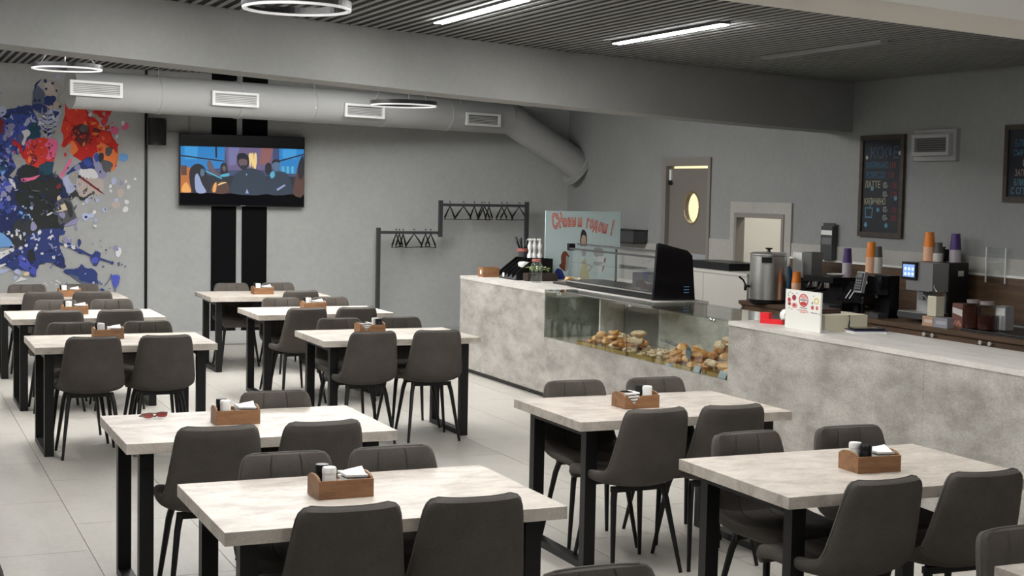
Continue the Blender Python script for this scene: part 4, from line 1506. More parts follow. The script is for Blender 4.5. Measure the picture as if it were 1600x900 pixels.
chalk(t, [('КОФЕ', .125, .690, .145, 'dim', .98), ('АМЕРИКАНО', .075, .605, .078, 'blue', .62), ('-110', .385, .605, .078, 'red', .72), ('ЭСПРЕССО', .075, .518, .078, 'blue', .62), ('110', .385, .518, .078, 'red', .72),
          ('ЛАТТЕ', .070, .432, .085, 'cream', .78), ('02-', .325, .432, .074, 'white', .72), ('130', .435, .430, .074, 'red', .72), ('03-', .325, .352, .074, 'white', .72), ('170', .435, .350, .074, 'red', .72),
          ('КАПУЧИНО', .068, .285, .080, 'cream', .66), ('02-', .335, .222, .070, 'white', .72), ('150', .44, .220, .070, 'red', .72), ('03-', .335, .150, .070, 'white', .72), ('200', .44, .148, .070, 'red', .72)], flakes)
t, Wd, Hd = menu_board(8.825, 8.20, 1.84, 2.44, 'framed chalk menu board cut off by the right edge')
chalk(t, [('БЛИНЫ', .10, .43, .075, 'blue', .8), ('СЫРНИКИ', .09, .36, .070, 'blue', .7), ('СУП', .19, .275, .085, 'white', .8), ('ЗАПЕКАНКА', .11, .205, .070, 'pinkish', .7), ('БЛИНЧИКИ', .105, .13, .070, 'cyan', .7), ('С СГУЩ', .075, .065, .070, 'cyan', .8)])

# wall vent
v = thing('wall_vent', 'grey ventilation grille box on the wall beside the menu board', 'vent', (XR, 0, 2.30))
fa, fb = at_x(1425, 228, XR - .08).y, at_x(1483, 228, XR - .08).y
ha, hb = at_x(1431, 228, XR - .02).y, at_x(1497, 228, XR - .02).y
MB().box(-.04, 0, hb, ha, -.13, .128).build('housing', plain('vent_grey', (.33, .33, .33), .5), v, bevel=.004)
b = MB()
for y0, y1, z0, z1 in ((fb, fa, .058, .088), (fb, fa, -.088, -.058), (fb, fb + .035, -.058, .058), (fa - .035, fa, -.058, .058)):
    b.box(-.085, -.0405, y0, y1, z0, z1)
b.build('frame', plain('vent_frame', (.40, .40, .40), .45), v)
MB().box(-.052, -.0405, fb + .035, fa - .035, -.058, .058).build('back', 'grille_dark', v)
for j in range(6):
    MB().box(-.080, -.0525, fb + .036, fa - .036, -.052 + j * .019, -.046 + j * .019).build('blade', plain('vent_blade', (.22, .22, .22), .5) if j == 0 else bpy.data.materials['vent_blade'], v)
# ------------------------------------------------------------------ the bar counter
XC = 5.449
ZT = .976
XBK = 6.10
Y_L, Y_C1, Y_C0, Y_R = 13.70, 11.655, 8.605, 3.2
# left unit
t = thing('bar_counter_unit', 'grey concrete-look counter block at the left end of the bar', 'counter', (0, 0, 0))
MB().box(XC + .02, 6.25, Y_C1 + .001, Y_L - .02, .06, .944).box(6.2501, 6.95, 12.23, Y_L - .02, .06, .944).build('body', 'counter', t)
MB().box(XC, XC + .0195, Y_C1 + .001, Y_L, .05, .944).build('front_panel', 'counter', t, bevel=.0015, seg=1)
MB().box(XC + .02, 6.95, Y_L - .0195, Y_L, .05, .944).build('end_panel', 'counter', t, bevel=.0015, seg=1)
MB().box(XC + .05, 6.20, Y_C1, Y_L - .05, 0, .0495).build('plinth', 'blackpl', t)
b = MB()
# worktop: full depth on the left, then the back part of it over the glass case up to the end of the warming cabinet
b.prism([(XC - .004, Y_L + .004), (XC - .004, Y_C1), (5.775, Y_C1), (5.735, 10.17), (6.25, 10.19), (6.25, 12.2), (6.98, 12.2), (6.98, Y_L + .004)], lambda x, y: (x, y, .945), lambda x, y: (x, y, ZT))
tag(b.build('worktop', 'countertop', bevel=.002, seg=1), 'pale worktop running from the left counter end under the warming cabinet', 'worktop')
# right unit
t = thing('bar_counter_unit', 'long grey concrete-look counter front right of the glass case', 'counter', (0, 0, 0))
MB().box(XC + .02, XBK - .02, Y_R, Y_C0 - .021, .06, .944).build('body', 'counter', t)
ys = [Y_R, 4.45, 6.535, Y_C0]
for a, c in zip(ys, ys[1:]):
    MB().box(XC, XC + .0195, a + .0012, c - .0012, .05, .944).build('front_panel', 'counter', t, bevel=.0015, seg=1)
MB().box(XC + .02, XBK, Y_C0 - .0205, Y_C0 - .001, .05, .944).build('end_panel', 'counter', t, bevel=.0015, seg=1)
MB().box(XC + .05, XBK - .05, Y_R, Y_C0 - .05, 0, .0495).build('plinth', 'blackpl', t)
tag(MB().box(XC - .004, XBK + .01, Y_R, Y_C0, .945, ZT).build('worktop', 'countertop', bevel=.002, seg=1), 'pale worktop on the right part of the bar', 'worktop')

# glass display case
t = thing('display_case', 'low glass pastry display case set into the counter', 'display case', (0, 0, 0))
ZF = .548
y0, y1 = Y_C0 + .001, Y_C1 - .001
MB().box(XC + .02, XBK, y0, y1, .06, ZF - .002).build('base', 'counter', t)
MB().box(XC, XC + .0195, y0, y1, .05, ZF + .004).build('front_panel', 'counter', t, bevel=.0015, seg=1)
MB().box(XC + .05, XBK - .05, y0, y1, 0, .0495).build('plinth', 'blackpl', t)
MB().box(XC + .0205, XBK - .03, y0 + .01, y1 - .01, ZF - .0015, ZF + .002).build('deck', plain('case_deck', (.30, .27, .22), .3), t)
ymid = at_x(978, 520, XC).y
for a, c in ((y0 + .004, ymid - .003), (ymid + .003, y1 - .004)):
    MB().box(XC + .004, XC + .010, a, c, ZF + .0045, ZT - .004).build('front_pane', 'glass', t)
MB().box(XC + .005, XC + .009, ymid - .0028, ymid + .0028, ZF + .0045, ZT - .004).build('pane_joint', 'darkgrey', t)
MB().box(XC + .002, XBK, y0 + .002, 10.165, ZT - .008, ZT).build('top_pane', 'glass', t)
MB().box(XC + .002, 5.733, 10.17, y1 - .002, ZT - .008, ZT).build('top_pane', 'glass', t)
for y_ in (y0 + .25, ymid, y1 - .25):
    for dz in (0,):
        MB().lathe([(0, 0), (.012, 0), (.014, .006), (.014, .016), (.010, .022), (0, .022)], 10, (XC + .02, y_ - .02, ZT - .03)).build('clip', 'chrome', t)
        MB().lathe([(0, 0), (.012, 0), (.014, .006), (.014, .016), (.010, .022), (0, .022)], 10, (XC + .02, y_ + .02, ZT - .03)).build('clip', 'chrome', t)
ya = at_x(1028, 520, XBK - .03).y
yb = at_x(1105, 520, XBK - .03).y
MB().box(XBK - .025, XBK - .010, yb + .002, ya, ZF + .002, ZT - .012).build('back_door', 'counter_lit', t, bevel=.001, seg=1)
MB().box(XBK - .030, XBK - .0255, y0 + .005, yb + .03, ZF + .002, ZT - .012).build('back_door', 'counter_lit', t, bevel=.001, seg=1)
yp = at_x(962, 500, XBK - .10).y
MB().box(XBK - .26, XBK - .02, yp - .012, yp + .012, ZF + .002, ZT - .035).build('partition', 'countertop', t, bevel=.001, seg=1)
MB().box(XBK - .025, XBK - .010, ya + .003, yp - .012, ZF + .002, ZT - .06).build('back_door', plain('case_back', (.17, .165, .15), .35), t)
MB().box(XBK - .025, XBK - .010, yp + .012, y1 - .005, ZF + .002, ZT - .06).build('back_door', plain('case_back_grey', (.34, .35, .33), .3), t)
MB().box(XC + .011, XBK - .03, y1 - .016, y1 - .004, ZF + .002, ZT - .035).build('side_pane', 'glass', t)
yq = at_x(897, 500, XC + .3).y
MB().box(XC + .03, XBK - .03, yq - .005, yq + .005, ZF + .002, ZT - .035).build('inner_pane', 'glass', t)


# pastries on trays
def bun(rng, kind, r_):
    b = MB()
    n = 12
    if kind == 'round':
        prof = [(0, 0), (.75, 0), (1.0, .25), (.95, .55), (.7, .82), (.35, .95), (0, 1.0)]
        b.lathe([(p * r_, q * r_ * 1.15) for p, q in prof], n)
    elif kind == 'long':
        b.lathe([(0, -1.5 * r_), (.45 * r_, -1.3 * r_), (.75 * r_, -.7 * r_), (.82 * r_, 0), (.75 * r_, .7 * r_), (.45 * r_, 1.3 * r_), (0, 1.5 * r_)], 10)
        for v in b.bm.verts:
            v.co = Vector((v.co.z, v.co.y, v.co.x * .8 + .6 * r_))
    else:      # twisted roll
        pts = [(r_ * 1.2 * math.cos(a) * (1 - a / 11), r_ * 1.2 * math.sin(a) * (1 - a / 11), r_ * .45 + a * r_ * .09) for a in [i * .6 for i in range(13)]]
        b.tube(pts, [r_ * .32] * 13, 7)
    for v in b.bm.verts:
        v.co *= rng.uniform(.95, 1.05)
    return b


rng = random.Random(5)
BM = {}
for kind in ('round', 'long', 'twist'):
    for mt in ('bun', 'bun2', 'sugar'):
        o = bun(rng, kind, .040).build('pastry', mt)
        BM[kind, mt] = o.data
        bpy.data.objects.remove(o)


def tray(px0, px1, xa, xb, label):
    ya_, yb_ = at_x(px0, 560, xa).y, at_x(px1, 580, xa).y
    cx_, cy2 = (xa + xb) / 2, (ya_ + yb_) / 2
    t_ = thing('serving_tray', label, 'tray', (cx_, cy2, ZF + .0025))
    dx, dy = (xb - xa) / 2, (ya_ - yb_) / 2
    MB().box(-dx, dx, -dy, dy, 0, .006).build('base', 'tray', t_)
    b_ = MB()
    for q in ((-dx, -dx + .008, -dy, dy), (dx - .008, dx, -dy, dy), (-dx + .008, dx - .008, -dy, -dy + .008), (-dx + .008, dx - .008, dy - .008, dy)):
        b_.box(*q, .0062, .028)
    b_.build('rim', 'tray', t_)
    return cx_, cy2, dx - .05, dy - .05


def heap(spec, n, kinds, mats, label, group, s0=1.0, s1=1.35):
    cx_, cy2, dx, dy = spec
    placed = []
    for k_ in range(n):
        kd, mt = rng.choice(kinds), rng.choice(mats)
        s_ = rng.uniform(s0, s1)
        r_ = .040 * s_
        for tr in range(40):
            f = 1 - .35 * k_ / n
            x_, y_ = cx_ + rng.uniform(-dx, dx) * f, cy2 + rng.uniform(-dy, dy) * f
            z_ = ZF + .0095
            for (a, c, e, rr) in placed:
                d_ = math.hypot(a - x_, c - y_)
                if d_ < (rr + r_) * .80:
                    z_ = max(z_, e + rr * (.95 - .5 * d_ / (rr + r_)))
            if z_ < ZF + .045 or tr > 25 and z_ < ZF + .13:
                break
        o = obj_from('pastry', BM[kd, mt])
        o.scale = (s_, s_, s_ * rng.uniform(.85, 1.05))
        o.location = (x_, y_, z_)
        o.rotation_euler = (rng.uniform(-.25, .25) if z_ > ZF + .02 else 0, rng.uniform(-.25, .25) if z_ > ZF + .02 else 0, rng.uniform(0, 6.28))
        placed.append((x_, y_, z_, r_))
        tag(o, label, 'pastry', group)


s1 = tray(901, 940, XC + .04, XC + .40, 'amber tray of golden buns at the left in the glass case')
heap(s1, 16, ['round', 'twist'], ['bun', 'bun', 'bun2'], 'golden bun heaped at the far left of the glass case', 'golden buns on the left tray')
s2 = tray(941, 977, XC + .04, XC + .40, 'amber tray of sugared rolls left of the glass joint')
heap(s2, 18, ['long', 'twist', 'round'], ['sugar', 'sugar', 'bun2'], 'sugared roll on the tray left of the glass joint', 'sugared rolls on the second tray')
s3 = tray(982, 1018, XC + .04, XC + .40, 'amber tray of pale meringues right of the glass joint')
heap(s3, 18, ['round', 'twist'], ['sugar'], 'pale sugared pastry right of the glass joint', 'pale pastries on the third tray', s0=.7, s1=.95)
s4 = tray(1000 + 22, 1079, XC + .04, XC + .32, 'amber tray of brown buns in the right half of the case')
heap(s4, 22, ['round', 'round', 'twist'], ['bun2', 'bun', 'bun2'], 'brown bun on the long tray in the right half of the case', 'brown buns on the long tray')
s5 = tray(1082, 1102, XC + .05, XC + .42, 'amber tray of cream eclairs behind the teal price disc')
heap(s5, 14, ['long'], ['sugar', 'bun2', 'sugar'], 'cream-topped eclair near the right end of the case', 'eclairs on the fifth tray')
s6 = tray(1105, 1135, XC + .04, XC + .36, 'amber tray of flat pies at the right end of the case')
heap(s6, 12, ['round', 'long'], ['bun', 'sugar', 'bun2'], 'flat golden pie at the right end of the glass case', 'pies on the sixth tray')


def price_tag(px, py, x, w_, h_, mt, label, disc=False):
    p = at_x(px, py, x)
    t_ = thing('price_tag', label, 'price tag', (x, p.y, ZF + .003))
    hz = max(.02, p.z - ZF - .003)
    if disc:
        b_ = MB()
        b_.prism([(math.cos(a * PI / 10) * w_, hz + math.sin(a * PI / 10) * w_ * 1.1) for a in range(20)], lambda y, z: (-.002, y, z), lambda y, z: (.002, y, z))
        b_.build('card', mt, t_)
        MB().box(-.002, .002, -.004, .004, 0, hz - w_).build('stem', 'blackpl', t_)
    else:
        rot = Matrix.Rotation(R(25), 3, 'Y')
        MB().cbox((0, 0, h_ * .5), .003, w_ * 2, h_, rot).build('card', mt, t_)
        MB().box(.012, .03, -w_, w_, 0, .012).build('foot', 'white', t_)


price_tag(941, 528, XC + .20, .035, .05, 'tagdark', 'dark round price disc over the left trays', True)
price_tag(1076, 552, XC + .10, .040, .05, 'tagdark', 'teal round price disc over the brown buns', True)
price_tag(1089, 583, XC + .035, .045, .05, 'tag', 'blue-grey price card at the glass, third tray from right')
price_tag(1129, 592, XC + .035, .050, .055, 'tag', 'blue-grey price card in the right corner of the case')
price_tag(1045, 583, XC + .033, .045, .02, 'tag', 'low blue-grey price card before the brown buns')
# tongs on the buns
t = thing('serving_tongs', 'dark serving tongs lying over the brown buns', 'tongs', (XC + .20, at_x(1052, 560, XC + .2).y, ZF + .135))
for s_ in (-1, 1):
    MB().tube([(-.02 * s_, .17, .02), (0 + .012 * s_, .05, .012), (.018 * s_, -.06, 0), (.02 * s_, -.11, -.015)], [.008, .007, .007, .014], 6).build('arm', 'darkgrey', t)

# ------------------------------------------------------------------ warming cabinet on the counter
hx0, hx1, hy0, hy1 = 5.835, 6.205, 10.34, 12.02
t = thing('warming_cabinet', 'black glazed warming cabinet standing on the counter over the case', 'cabinet', (0, 0, ZT))
MB().box(hx0, hx1, hy0 + .031, hy1, 0.008, .066).build('base', 'blackpl', t, bevel=.006)
MB().box(hx0 - .004, hx0 - .0005, hy0 + .04, hy1 - .02, .048, .060).build('trim_strip', 'steel', t)
b = MB()
b.prism([(hx0 - .02, .002), (6.21, .002), (6.175, .37), (6.125, .412), (5.863, .472), (5.845, .46)], lambda x, z: (x, hy0, z), lambda x, z: (x, hy0 + .03, z))
cp = b.build('end_panel', 'blackgloss', t, bevel=.004)
bm = bmesh.new()
for i_, s_ in enumerate(('12:45', '85 C', '0:30')):
    text_bm(bm, s_ if False else '=====', .018, Matrix.Translation((6.10, hy0 - .0012, .105 - i_ * .024)) @ FRAME_B, 0)
me = bpy.data.meshes.new('led_display')
bm.to_mesh(me)
bm.free()
me.materials.append(emitter('led_blue', (.10, .22, .34), .5))
obj_from('led_display', me, cp)
MB().box(hx0 + .01, hx0 + .35, hy0 + .032, hy0 + .42, .0665, .21).build('heater_box', 'darkgrey', t, bevel=.01)
MB().box(hx0 + .006, hx0 + .011, hy0 + .03, hy1 - .02, .0665, .345).build('front_pane', 'acrylic', t)
MB().box(hx0 + .006, hx1 - .06, hy1 - .02, hy1 - .014, .0665, .385).build('end_pane', 'acrylic', t)
MB().box(hx0 + .03, hx1 - .06, hy0 + .03, hy1 - .02, .225, .231).build('shelf_pane', 'glass', t)
MB().box(hx0 + .012, hx1 - .06, hy0 + .03, hy1 - .02, .386, .392).build('top_pane', 'acrylic', t)
MB().box(hx0 + .004, hx0 + .020, hy0 + .03, hy1, .345, .362).build('front_rail', 'darkgrey', t)
MB().box(hx0 + .10, hx0 + .112, hy0 + .03, hy1, .393, .402).build('top_rail', 'darkgrey', t)
MB().box(hx0 + .002, hx0 + .06, hy1 - .05, hy1 + .002, .335, .40).build('corner_bracket', 'blackpl', t)
MB().box(hx0 + .30, hx0 + .315, hy1 - .40, hy1 - .385, .0665, .386).build('support_rod', 'darkgrey', t)
# pastry on a small dark tray at its left end
p = at_z(886, 445, ZT)
t = thing('serving_tray', 'small dark tray with a pastry at the left end of the warming cabinet', 'tray', (p.x + .06, p.y + .02, ZT + .0005))
MB().box(-.12, .10, -.16, .16, 0, .012).build('plate', 'blackpl', t, bevel=.004)
MB().box(-.125, .105, -.165, .165, .0122, .018).build('rim', 'darkgrey', t)
for i, (dx, dy) in enumerate(((-.02, .02), (.05, -.06), (.03, .09))):
    o = obj_from('pastry', BM['long', 'sugar' if i else 'bun'])
    o.location = (p.x + .06 + dx, p.y + .02 + dy, ZT + .019)
    o.rotation_euler = (0, 0, .5 + i)
    tag(o, 'cream and golden pastry on the small dark tray beside the warming cabinet', 'pastry', 'pastries on the small dark tray')

# ------------------------------------------------------------------ holiday poster leaning at the back of the counter
PY = 13.0
pc = [at_y(853, 328, PY), at_y(970, 332, PY)]
pw = pc[1].x - pc[0].x
t = thing('poster', 'pale blue New Year greeting poster standing on the counter', 'poster', (pc[0].x, PY, ZT + .001))
PH = 1.658 - ZT
MB().box(0, pw, 0, .012, 0, PH).build('board', plain('poster_blue', (.50, .62, .63), .7), t)
pm = MB()
PCOL = {'brown': (.16, .04, .02), 'blue': (.01, .03, .22), 'white': (.62, .64, .64), 'yellow': (.50, .46, .22), 'black': (.02, .02, .02), 'skin': (.50, .36, .28), 'grey': (.30, .31, .30), 'olive': (.16, .15, .05), 'edge': (.47, .55, .58)}
pk = list(PCOL)
pl_ = [0]


def PP(zx, zy):      # crop 850,370 at 11.246 px per px
    q = at_y(850 + zx / 11.246, 370 + zy / 11.246, PY)
    return q.x - pc[0].x, q.z - ZT - .001


def pb(pts, col, k=4, sm=True):
    pl_[0] += 1
    q = smooth_loop(pts, k) if sm else pts
    pm.bm.faces.new([pm.bm.verts.new((PP(*v)[0], -.0006 - pl_[0] * .0001, max(.002, PP(*v)[1]))) for v in q]).material_index = pk.index(col)


pb([(300, 460), (300, 340), (340, 260), (390, 255), (430, 310), (440, 350), (400, 420), (380, 600), (300, 560), (265, 500)], 'brown')
pb([(390, 340), (425, 360), (430, 500), (400, 600), (370, 580), (385, 450)], 'grey')
pb([(200, 600), (240, 555), (320, 590), (360, 680), (400, 800), (160, 800), (170, 680)], 'blue')
pb([(320, 590), (345, 600), (410, 740), (400, 800), (360, 690)], 'white')
PM = [plain('poster_' + k_, c, .7) for k_, c in PCOL.items()]


def pdone():
    po = pm.build('figure', PM, t, recalc=False)
    for q in po.data.polygons:
        if q.normal.y > 0:
            q.flip()


pdone()
pm = MB()
pb([(640, 740), (650, 560), (690, 400), (740, 395), (770, 480), (760, 560), (790, 740)], 'yellow')
pb([(635, 130), (640, 0), (660, -100), (690, -130), (730, -90), (750, 0), (745, 130), (690, 160)], 'black')
pb([(650, 120), (665, -10), (700, -30), (735, 0), (740, 110), (700, 130)], 'skin')
pb([(660, 220), (745, 220), (725, 330), (700, 345), (675, 330)], 'grey')
pb([(760, 480), (860, 520), (780, 620), (770, 610), (840, 525), (760, 492)], 'olive', sm=False)
pb([(870, 300), (880, 200), (960, 180), (1040, 230), (1050, 310), (1010, 350), (920, 350)], 'grey')
pb([(910, 360), (1060, 360), (1050, 520), (1010, 620), (970, 610), (930, 500)], 'white')
pb([(1060, 380), (1085, 380), (1060, 520), (1020, 620), (1025, 560)], 'brown')
pdone()
bm = bmesh.new()
S_ = 'С Новым годом!'
# letters on a shallow arch, sizes as in the photograph (crop 850,320 at 11.246)
LET = [('С', 150, 420, 1.9, 8), ('Н', 268, 400, 1.75, 16), ('о', 352, 385, 1.35, 8), ('в', 420, 375, 1.35, 5), ('ы', 488, 372, 1.35, 2), ('м', 590, 372, 1.35, 0), ('г', 735, 395, 1.45, -6), ('о', 795, 405, 1.45, -8), ('д', 862, 425, 1.45, -10), ('о', 945, 450, 1.45, -12), ('м', 1015, 475, 1.45, -14), ('!', 1155, 520, 2.0, -12)]
bm.free()
lr, lf_ = plain('letter_red', (.50, .05, .04), .6), plain('letter_fill', (.70, .34, .28), .6)
for ch, zx, zy, sz, ang in LET:
    bm = bmesh.new()
    for pas, (off, mt) in enumerate(((.0060, 0), (.0005, 1))):
        q = at_y(850 + zx / 11.246, 320 + zy / 11.246, PY)
        size = .078 * sz
        mtx = Matrix.Translation((q.x - pc[0].x, -.0012 - pas * .0008, q.z - ZT - .001)) @ FRAME_B @ Matrix.Rotation(R(ang), 4, 'Z') @ Matrix.Diagonal((.62, 1.35, 1, 1))
        text_bm(bm, ch, size, mtx, mt, offset=off)
    me = bpy.data.meshes.new('letter')
    bm.to_mesh(me)
    bm.free()
    me.materials.append(lr)
    me.materials.append(lf_)
    obj_from('letter', me, t)

# ------------------------------------------------------------------ left counter: dispensers, bottles, jar, plant
def zbox(nm, label, cat, px, py, w_, d_, h_, mt, rz=0, z=ZT, bevel=.003, group=None):
    p_ = at_z(px, py, z)
    o = MB().box(-w_ / 2, w_ / 2, -d_ / 2, d_ / 2, 0, h_).build(nm, mt, bevel=bevel)
    o.location = (p_.x, p_.y, z + .0005)
    o.rotation_euler = (0, 0, rz)
    return tag(o, label, cat, group)


p = Vector((5.66, 13.46, ZT + .0005))
t = thing('condiment_box', 'small wooden box at the far left end of the bar', 'box', p)
MB().box(-.09, .09, -.07, .07, 0, .008).build('base', 'wood', t)
b = MB()
for q in ((-.09, .09, -.07, -.06), (-.09, .09, .06, .07), (-.09, -.08, -.06, .06), (.08, .09, -.06, .06)):
    b.box(*q, .0082, .095)
b.build('sides', 'wood', t)
MB().box(-.097, -.0905, -.025, .0, .03, .07).build('paper_label', 'paper', t)
# sloped cutlery dispenser
t = thing('cutlery_dispenser', 'black sloping cutlery dispenser with compartments on the bar', 'dispenser', (5.80, 13.10, ZT + .0005))
b = MB()
for k_ in range(5):
    y_ = -.22 + k_ * .105
    b.prism([(-.09, 0), (.30, 0), (.30, .212), (.09, .212), (-.09, .075)], lambda x, z: (x, y_, z), lambda x, z: (x, y_ + .008, z))
b.build('dividers', 'blackpl', t)
MB().box(-.09, .30, -.21, .20, -.0004, .0 + .008).build('base', 'blackpl', t)
MB().box(.292, .30, -.21, .20, .0082, .212).build('back', 'blackpl', t)
b = MB()
b.prism([(-.10, .02), (-.09, .02), (.10, .165), (.09, .175)], lambda x, z: (x, -.21, z - .01), lambda x, z: (x, .20, z - .01))
b.build('ramp', 'darkgrey', t)
MB().box(-.105, -.101, .05, .09, .02, .06).build('paper_label', 'paper', t)
o = MB().lathe([(0, 0), (.05, 0), (.058, .03), (.05, .05), (0, .055)], 9, smooth=False).build('napkin_pile', 'paper')
o.location = (5.84, 13.00, ZT + .125)
tag(o, 'crumpled white napkins on the slope of the cutlery dispenser', 'napkins')
# cutlery holder on the top with dark handles
t = thing('cutlery_cup', 'dark cup with a red band holding black cutlery on the dispenser', 'cup', (5.945, 13.25, ZT + .213))
MB().lathe([(0, 0), (.050, 0), (.058, .075), (.055, .075), (.048, .006), (0, .006)], 18).build('cup', 'darkgrey', t)
MB().lathe([(.0585, .055), (.0605, .055), (.0605, .085), (.0565, .085)], 18).build('band', plain('red_band', (.34, .10, .09), .5), t)
for i, (dx, dy, l) in enumerate(((-.09, .0, .20), (-.02, .03, .19), (.03, -.02, .17), (-.05, -.03, .18))):
    MB().tube([(dx * .15, dy * .3, .02), (dx, dy, l)], [.006, .013], 7).build('handle', 'blackpl', t)
# three white pump bottles
for i, (px, lab) in enumerate(((825, 'left'), (831.5, 'middle'), (839.5, 'right'))):
    q = at_y(px, 400, 13.06)
    t = thing('pump_bottle', 'white sauce pump bottle, %s of the three on the dispenser' % lab, 'bottle', (q.x + .02, 13.06 - .005 * i, ZT + .213), 0, 'white pump bottles')
    MB().lathe([(0, 0), (.026, 0), (.026, .03), (.014, .05), (.013, .075), (.022, .10), (.024, .12), (.013, .145), (.009, .165), (0, .165)], 14).build('body', 'white', t)
    MB().lathe([(.0, .1652), (.015, .1652), (.018, .18), (.012, .19), (0, .19)], 12).build('pump_head', 'white', t)
    MB().tube([(0, 0, .182), (-.025, -.01, .186), (-.034, -.013, .176)], .006, 6).build('spout', 'white', t)
# glass jar with red lid
q = at_z(838, 441, ZT)
t = thing('glass_jar', 'clear glass jar with a red lid on the bar', 'jar', (q.x, q.y, ZT + .0005))
MB().lathe([(0, 0), (.052, 0), (.056, .01), (.056, .165), (.042, .19), (.042, .20), (.038, .20), (.038, .188), (.051, .163), (.051, .012), (0, .006)], 22).build('body', 'glass', t)
MB().lathe([(0, .2002), (.045, .2002), (.045, .222), (0, .224)], 20).build('lid', plain('dull_red_lid', (.36, .12, .11), .5), t)
# small plant in a dark box
t = thing('potted_plant', 'small variegated plant in a dark planter beside the jar', 'plant', (5.93, 12.80, ZT + .0005))
MB().box(-.16, .16, -.06, .06, 0, .075).build('planter', plain('dark_brown_planter', (.035, .022, .018), .6), t, bevel=.004)
lm = noisy('variegated_leaf', [(.05, .12, .03), (.25, .30, .10), (.62, .62, .42)], 30, 3, .5)
for i in range(16):
    a = rng.uniform(0, 6.28)
    l = rng.uniform(.04, .085)
    c0 = Vector((rng.uniform(-.12, .11), rng.uniform(-.04, .04), .0755))
    d_ = Vector((math.cos(a), math.sin(a), 0))
    n_ = Vector((-d_.y, d_.x, 0)) * l * .28
    up = Vector((0, 0, rng.uniform(.03, .07)))
    b = MB()
    m0 = c0 + up
    vs = [b.bm.verts.new(v) for v in (c0 + up * .2, m0 + n_ + d_ * l * .4, m0 + d_ * l + Vector((0, 0, -.012)), m0 - n_ + d_ * l * .4, m0 + d_ * l * .45 + Vector((0, 0, .006)))]
    for f in ((0, 1, 4), (1, 2, 4), (2, 3, 4), (3, 0, 4)):
        b.bm.faces.new([vs[j] for j in f])
    b.build('leaf', lm, t)

# ------------------------------------------------------------------ right counter: tape dispenser, sign, cash box, notebook
q = at_z(1202, 506, ZT)
t = thing('tape_dispenser', 'bright red tape dispenser on the bar', 'tape dispenser', (q.x + .03, q.y, ZT + .0005), R(-62))
MB().box(-.085, .085, -.028, .028, 0, .032).build('base', 'red', t, bevel=.006)
MB().box(-.085, -.02, -.028, .028, .0322, .074).build('hub', 'red', t, bevel=.006)
MB().box(.074, .085, -.026, .026, .0322, .040).build('cutter', 'steel', t)
q = at_z(1222, 503, ZT)
t = thing('tape_roll', 'white paper roll behind the red tape dispenser', 'roll', (q.x + .06, q.y + .03, ZT + .0005))
b = MB()
b.lathe([(.018, 0), (.042, 0), (.042, .055), (.018, .055), (.018, 0)], 20)
for v in b.bm.verts:
    v.co = Vector((v.co.x, v.co.z - .027, v.co.y + .042))
b.build('paper', 'paper', t)
b = MB()
b.lathe([(.013, .001), (.0175, .001), (.0175, .054), (.013, .054), (.013, .001)], 16)
for v in b.bm.verts:
    v.co = Vector((v.co.x, v.co.z - .027, v.co.y + .042))
b.build('core', 'blackpl', t)
# white acrylic sign box with printed stickers
sx_ = 5.57
sa, sb = at_x(1226, 512, sx_), at_x(1281, 520, sx_)
sh = at_x(1226, 451, sx_).z - ZT
sw_ = sa.y - sb.y
t = thing('counter_sign', 'white sign panel with small red and yellow prints on the bar', 'sign', (sx_, sa.y, ZT + .0005))
MB().box(0, .012, -sw_, 0, 0, sh).build('panel', plain('sign_white', (.74, .74, .70), .4), t, bevel=.002)
MB().box(.0122, .10, -sw_ * .9, -sw_ * .1, 0, .012).build('foot', 'white', t)
SC = {'red': (.45, .04, .04), 'wine': (.28, .02, .03), 'pink': (.62, .30, .28), 'yellow': (.62, .48, .10), 'grey': (.25, .25, .25), 'white': (.74, .74, .70), 'blue': (.25, .35, .45)}
sk = list(SC)
sm_ = MB()
sl_ = [0]


def sdot(u_, v_, ru, rv, col, ring=0):
    sl_[0] += 1
    x_ = -.0004 - sl_[0] * .00003
    n = 16
    o_ = [(u_ + ru * math.cos(2 * PI * i / n), v_ + rv * math.sin(2 * PI * i / n)) for i in range(n)]
    sm_.bm.faces.new([sm_.bm.verts.new((x_, -c_[0] * sw_, c_[1] * sh)) for c_ in o_]).material_index = sk.index(col)


def srect(u0, u1, v0, v1, col):
    sl_[0] += 1
    x_ = -.0004 - sl_[0] * .00003
    sm_.bm.faces.new([sm_.bm.verts.new((x_, -u_ * sw_, v_ * sh)) for u_, v_ in ((u0, v0), (u1, v0), (u1, v1), (u0, v1))]).material_index = sk.index(col)


sdot(.52, .76, .135, .17, 'red')
sdot(.52, .76, .110, .140, 'white')
sdot(.52, .84, .09, .05, 'pink')
sdot(.52, .68, .09, .05, 'red')
srect(.42, .62, .745, .79, 'grey')
sdot(.25, .80, .06, .075, 'wine')
sdot(.11, .73, .05, .06, 'red')
sdot(.12, .63, .045, .045, 'wine')
sdot(.27, .60, .085, .07, 'pink')
sdot(.26, .61, .04, .04, 'red')
sdot(.88, .78, .07, .085, 'yellow')
sdot(.88, .78, .04, .05, 'white')
sdot(.77, .72, .03, .04, 'blue')
srect(.74, .81, .56, .65, 'red')
srect(.87, .94, .56, .65, 'pink')
srect(.88, .91, .56, .65, 'red')
srect(.42, .63, .55, .575, 'grey')
srect(.40, .64, .49, .52, 'pink')
srect(.42, .60, .44, .47, 'pink')
srect(.73, .92, .46, .485, 'grey')
for u_, v_ in ((.08, .9), (.14, .93), (.2, .9), (.33, .92), (.09, .84), (.37, .5), (.65, .47), (.97, .46), (.12, .52), (.2, .5), (.8, .9)):
    sdot(u_, v_, .018, .016, 'grey')
so = sm_.build('print', [plain('sign_' + k_, c, .5) for k_, c in SC.items()], t, recalc=False)
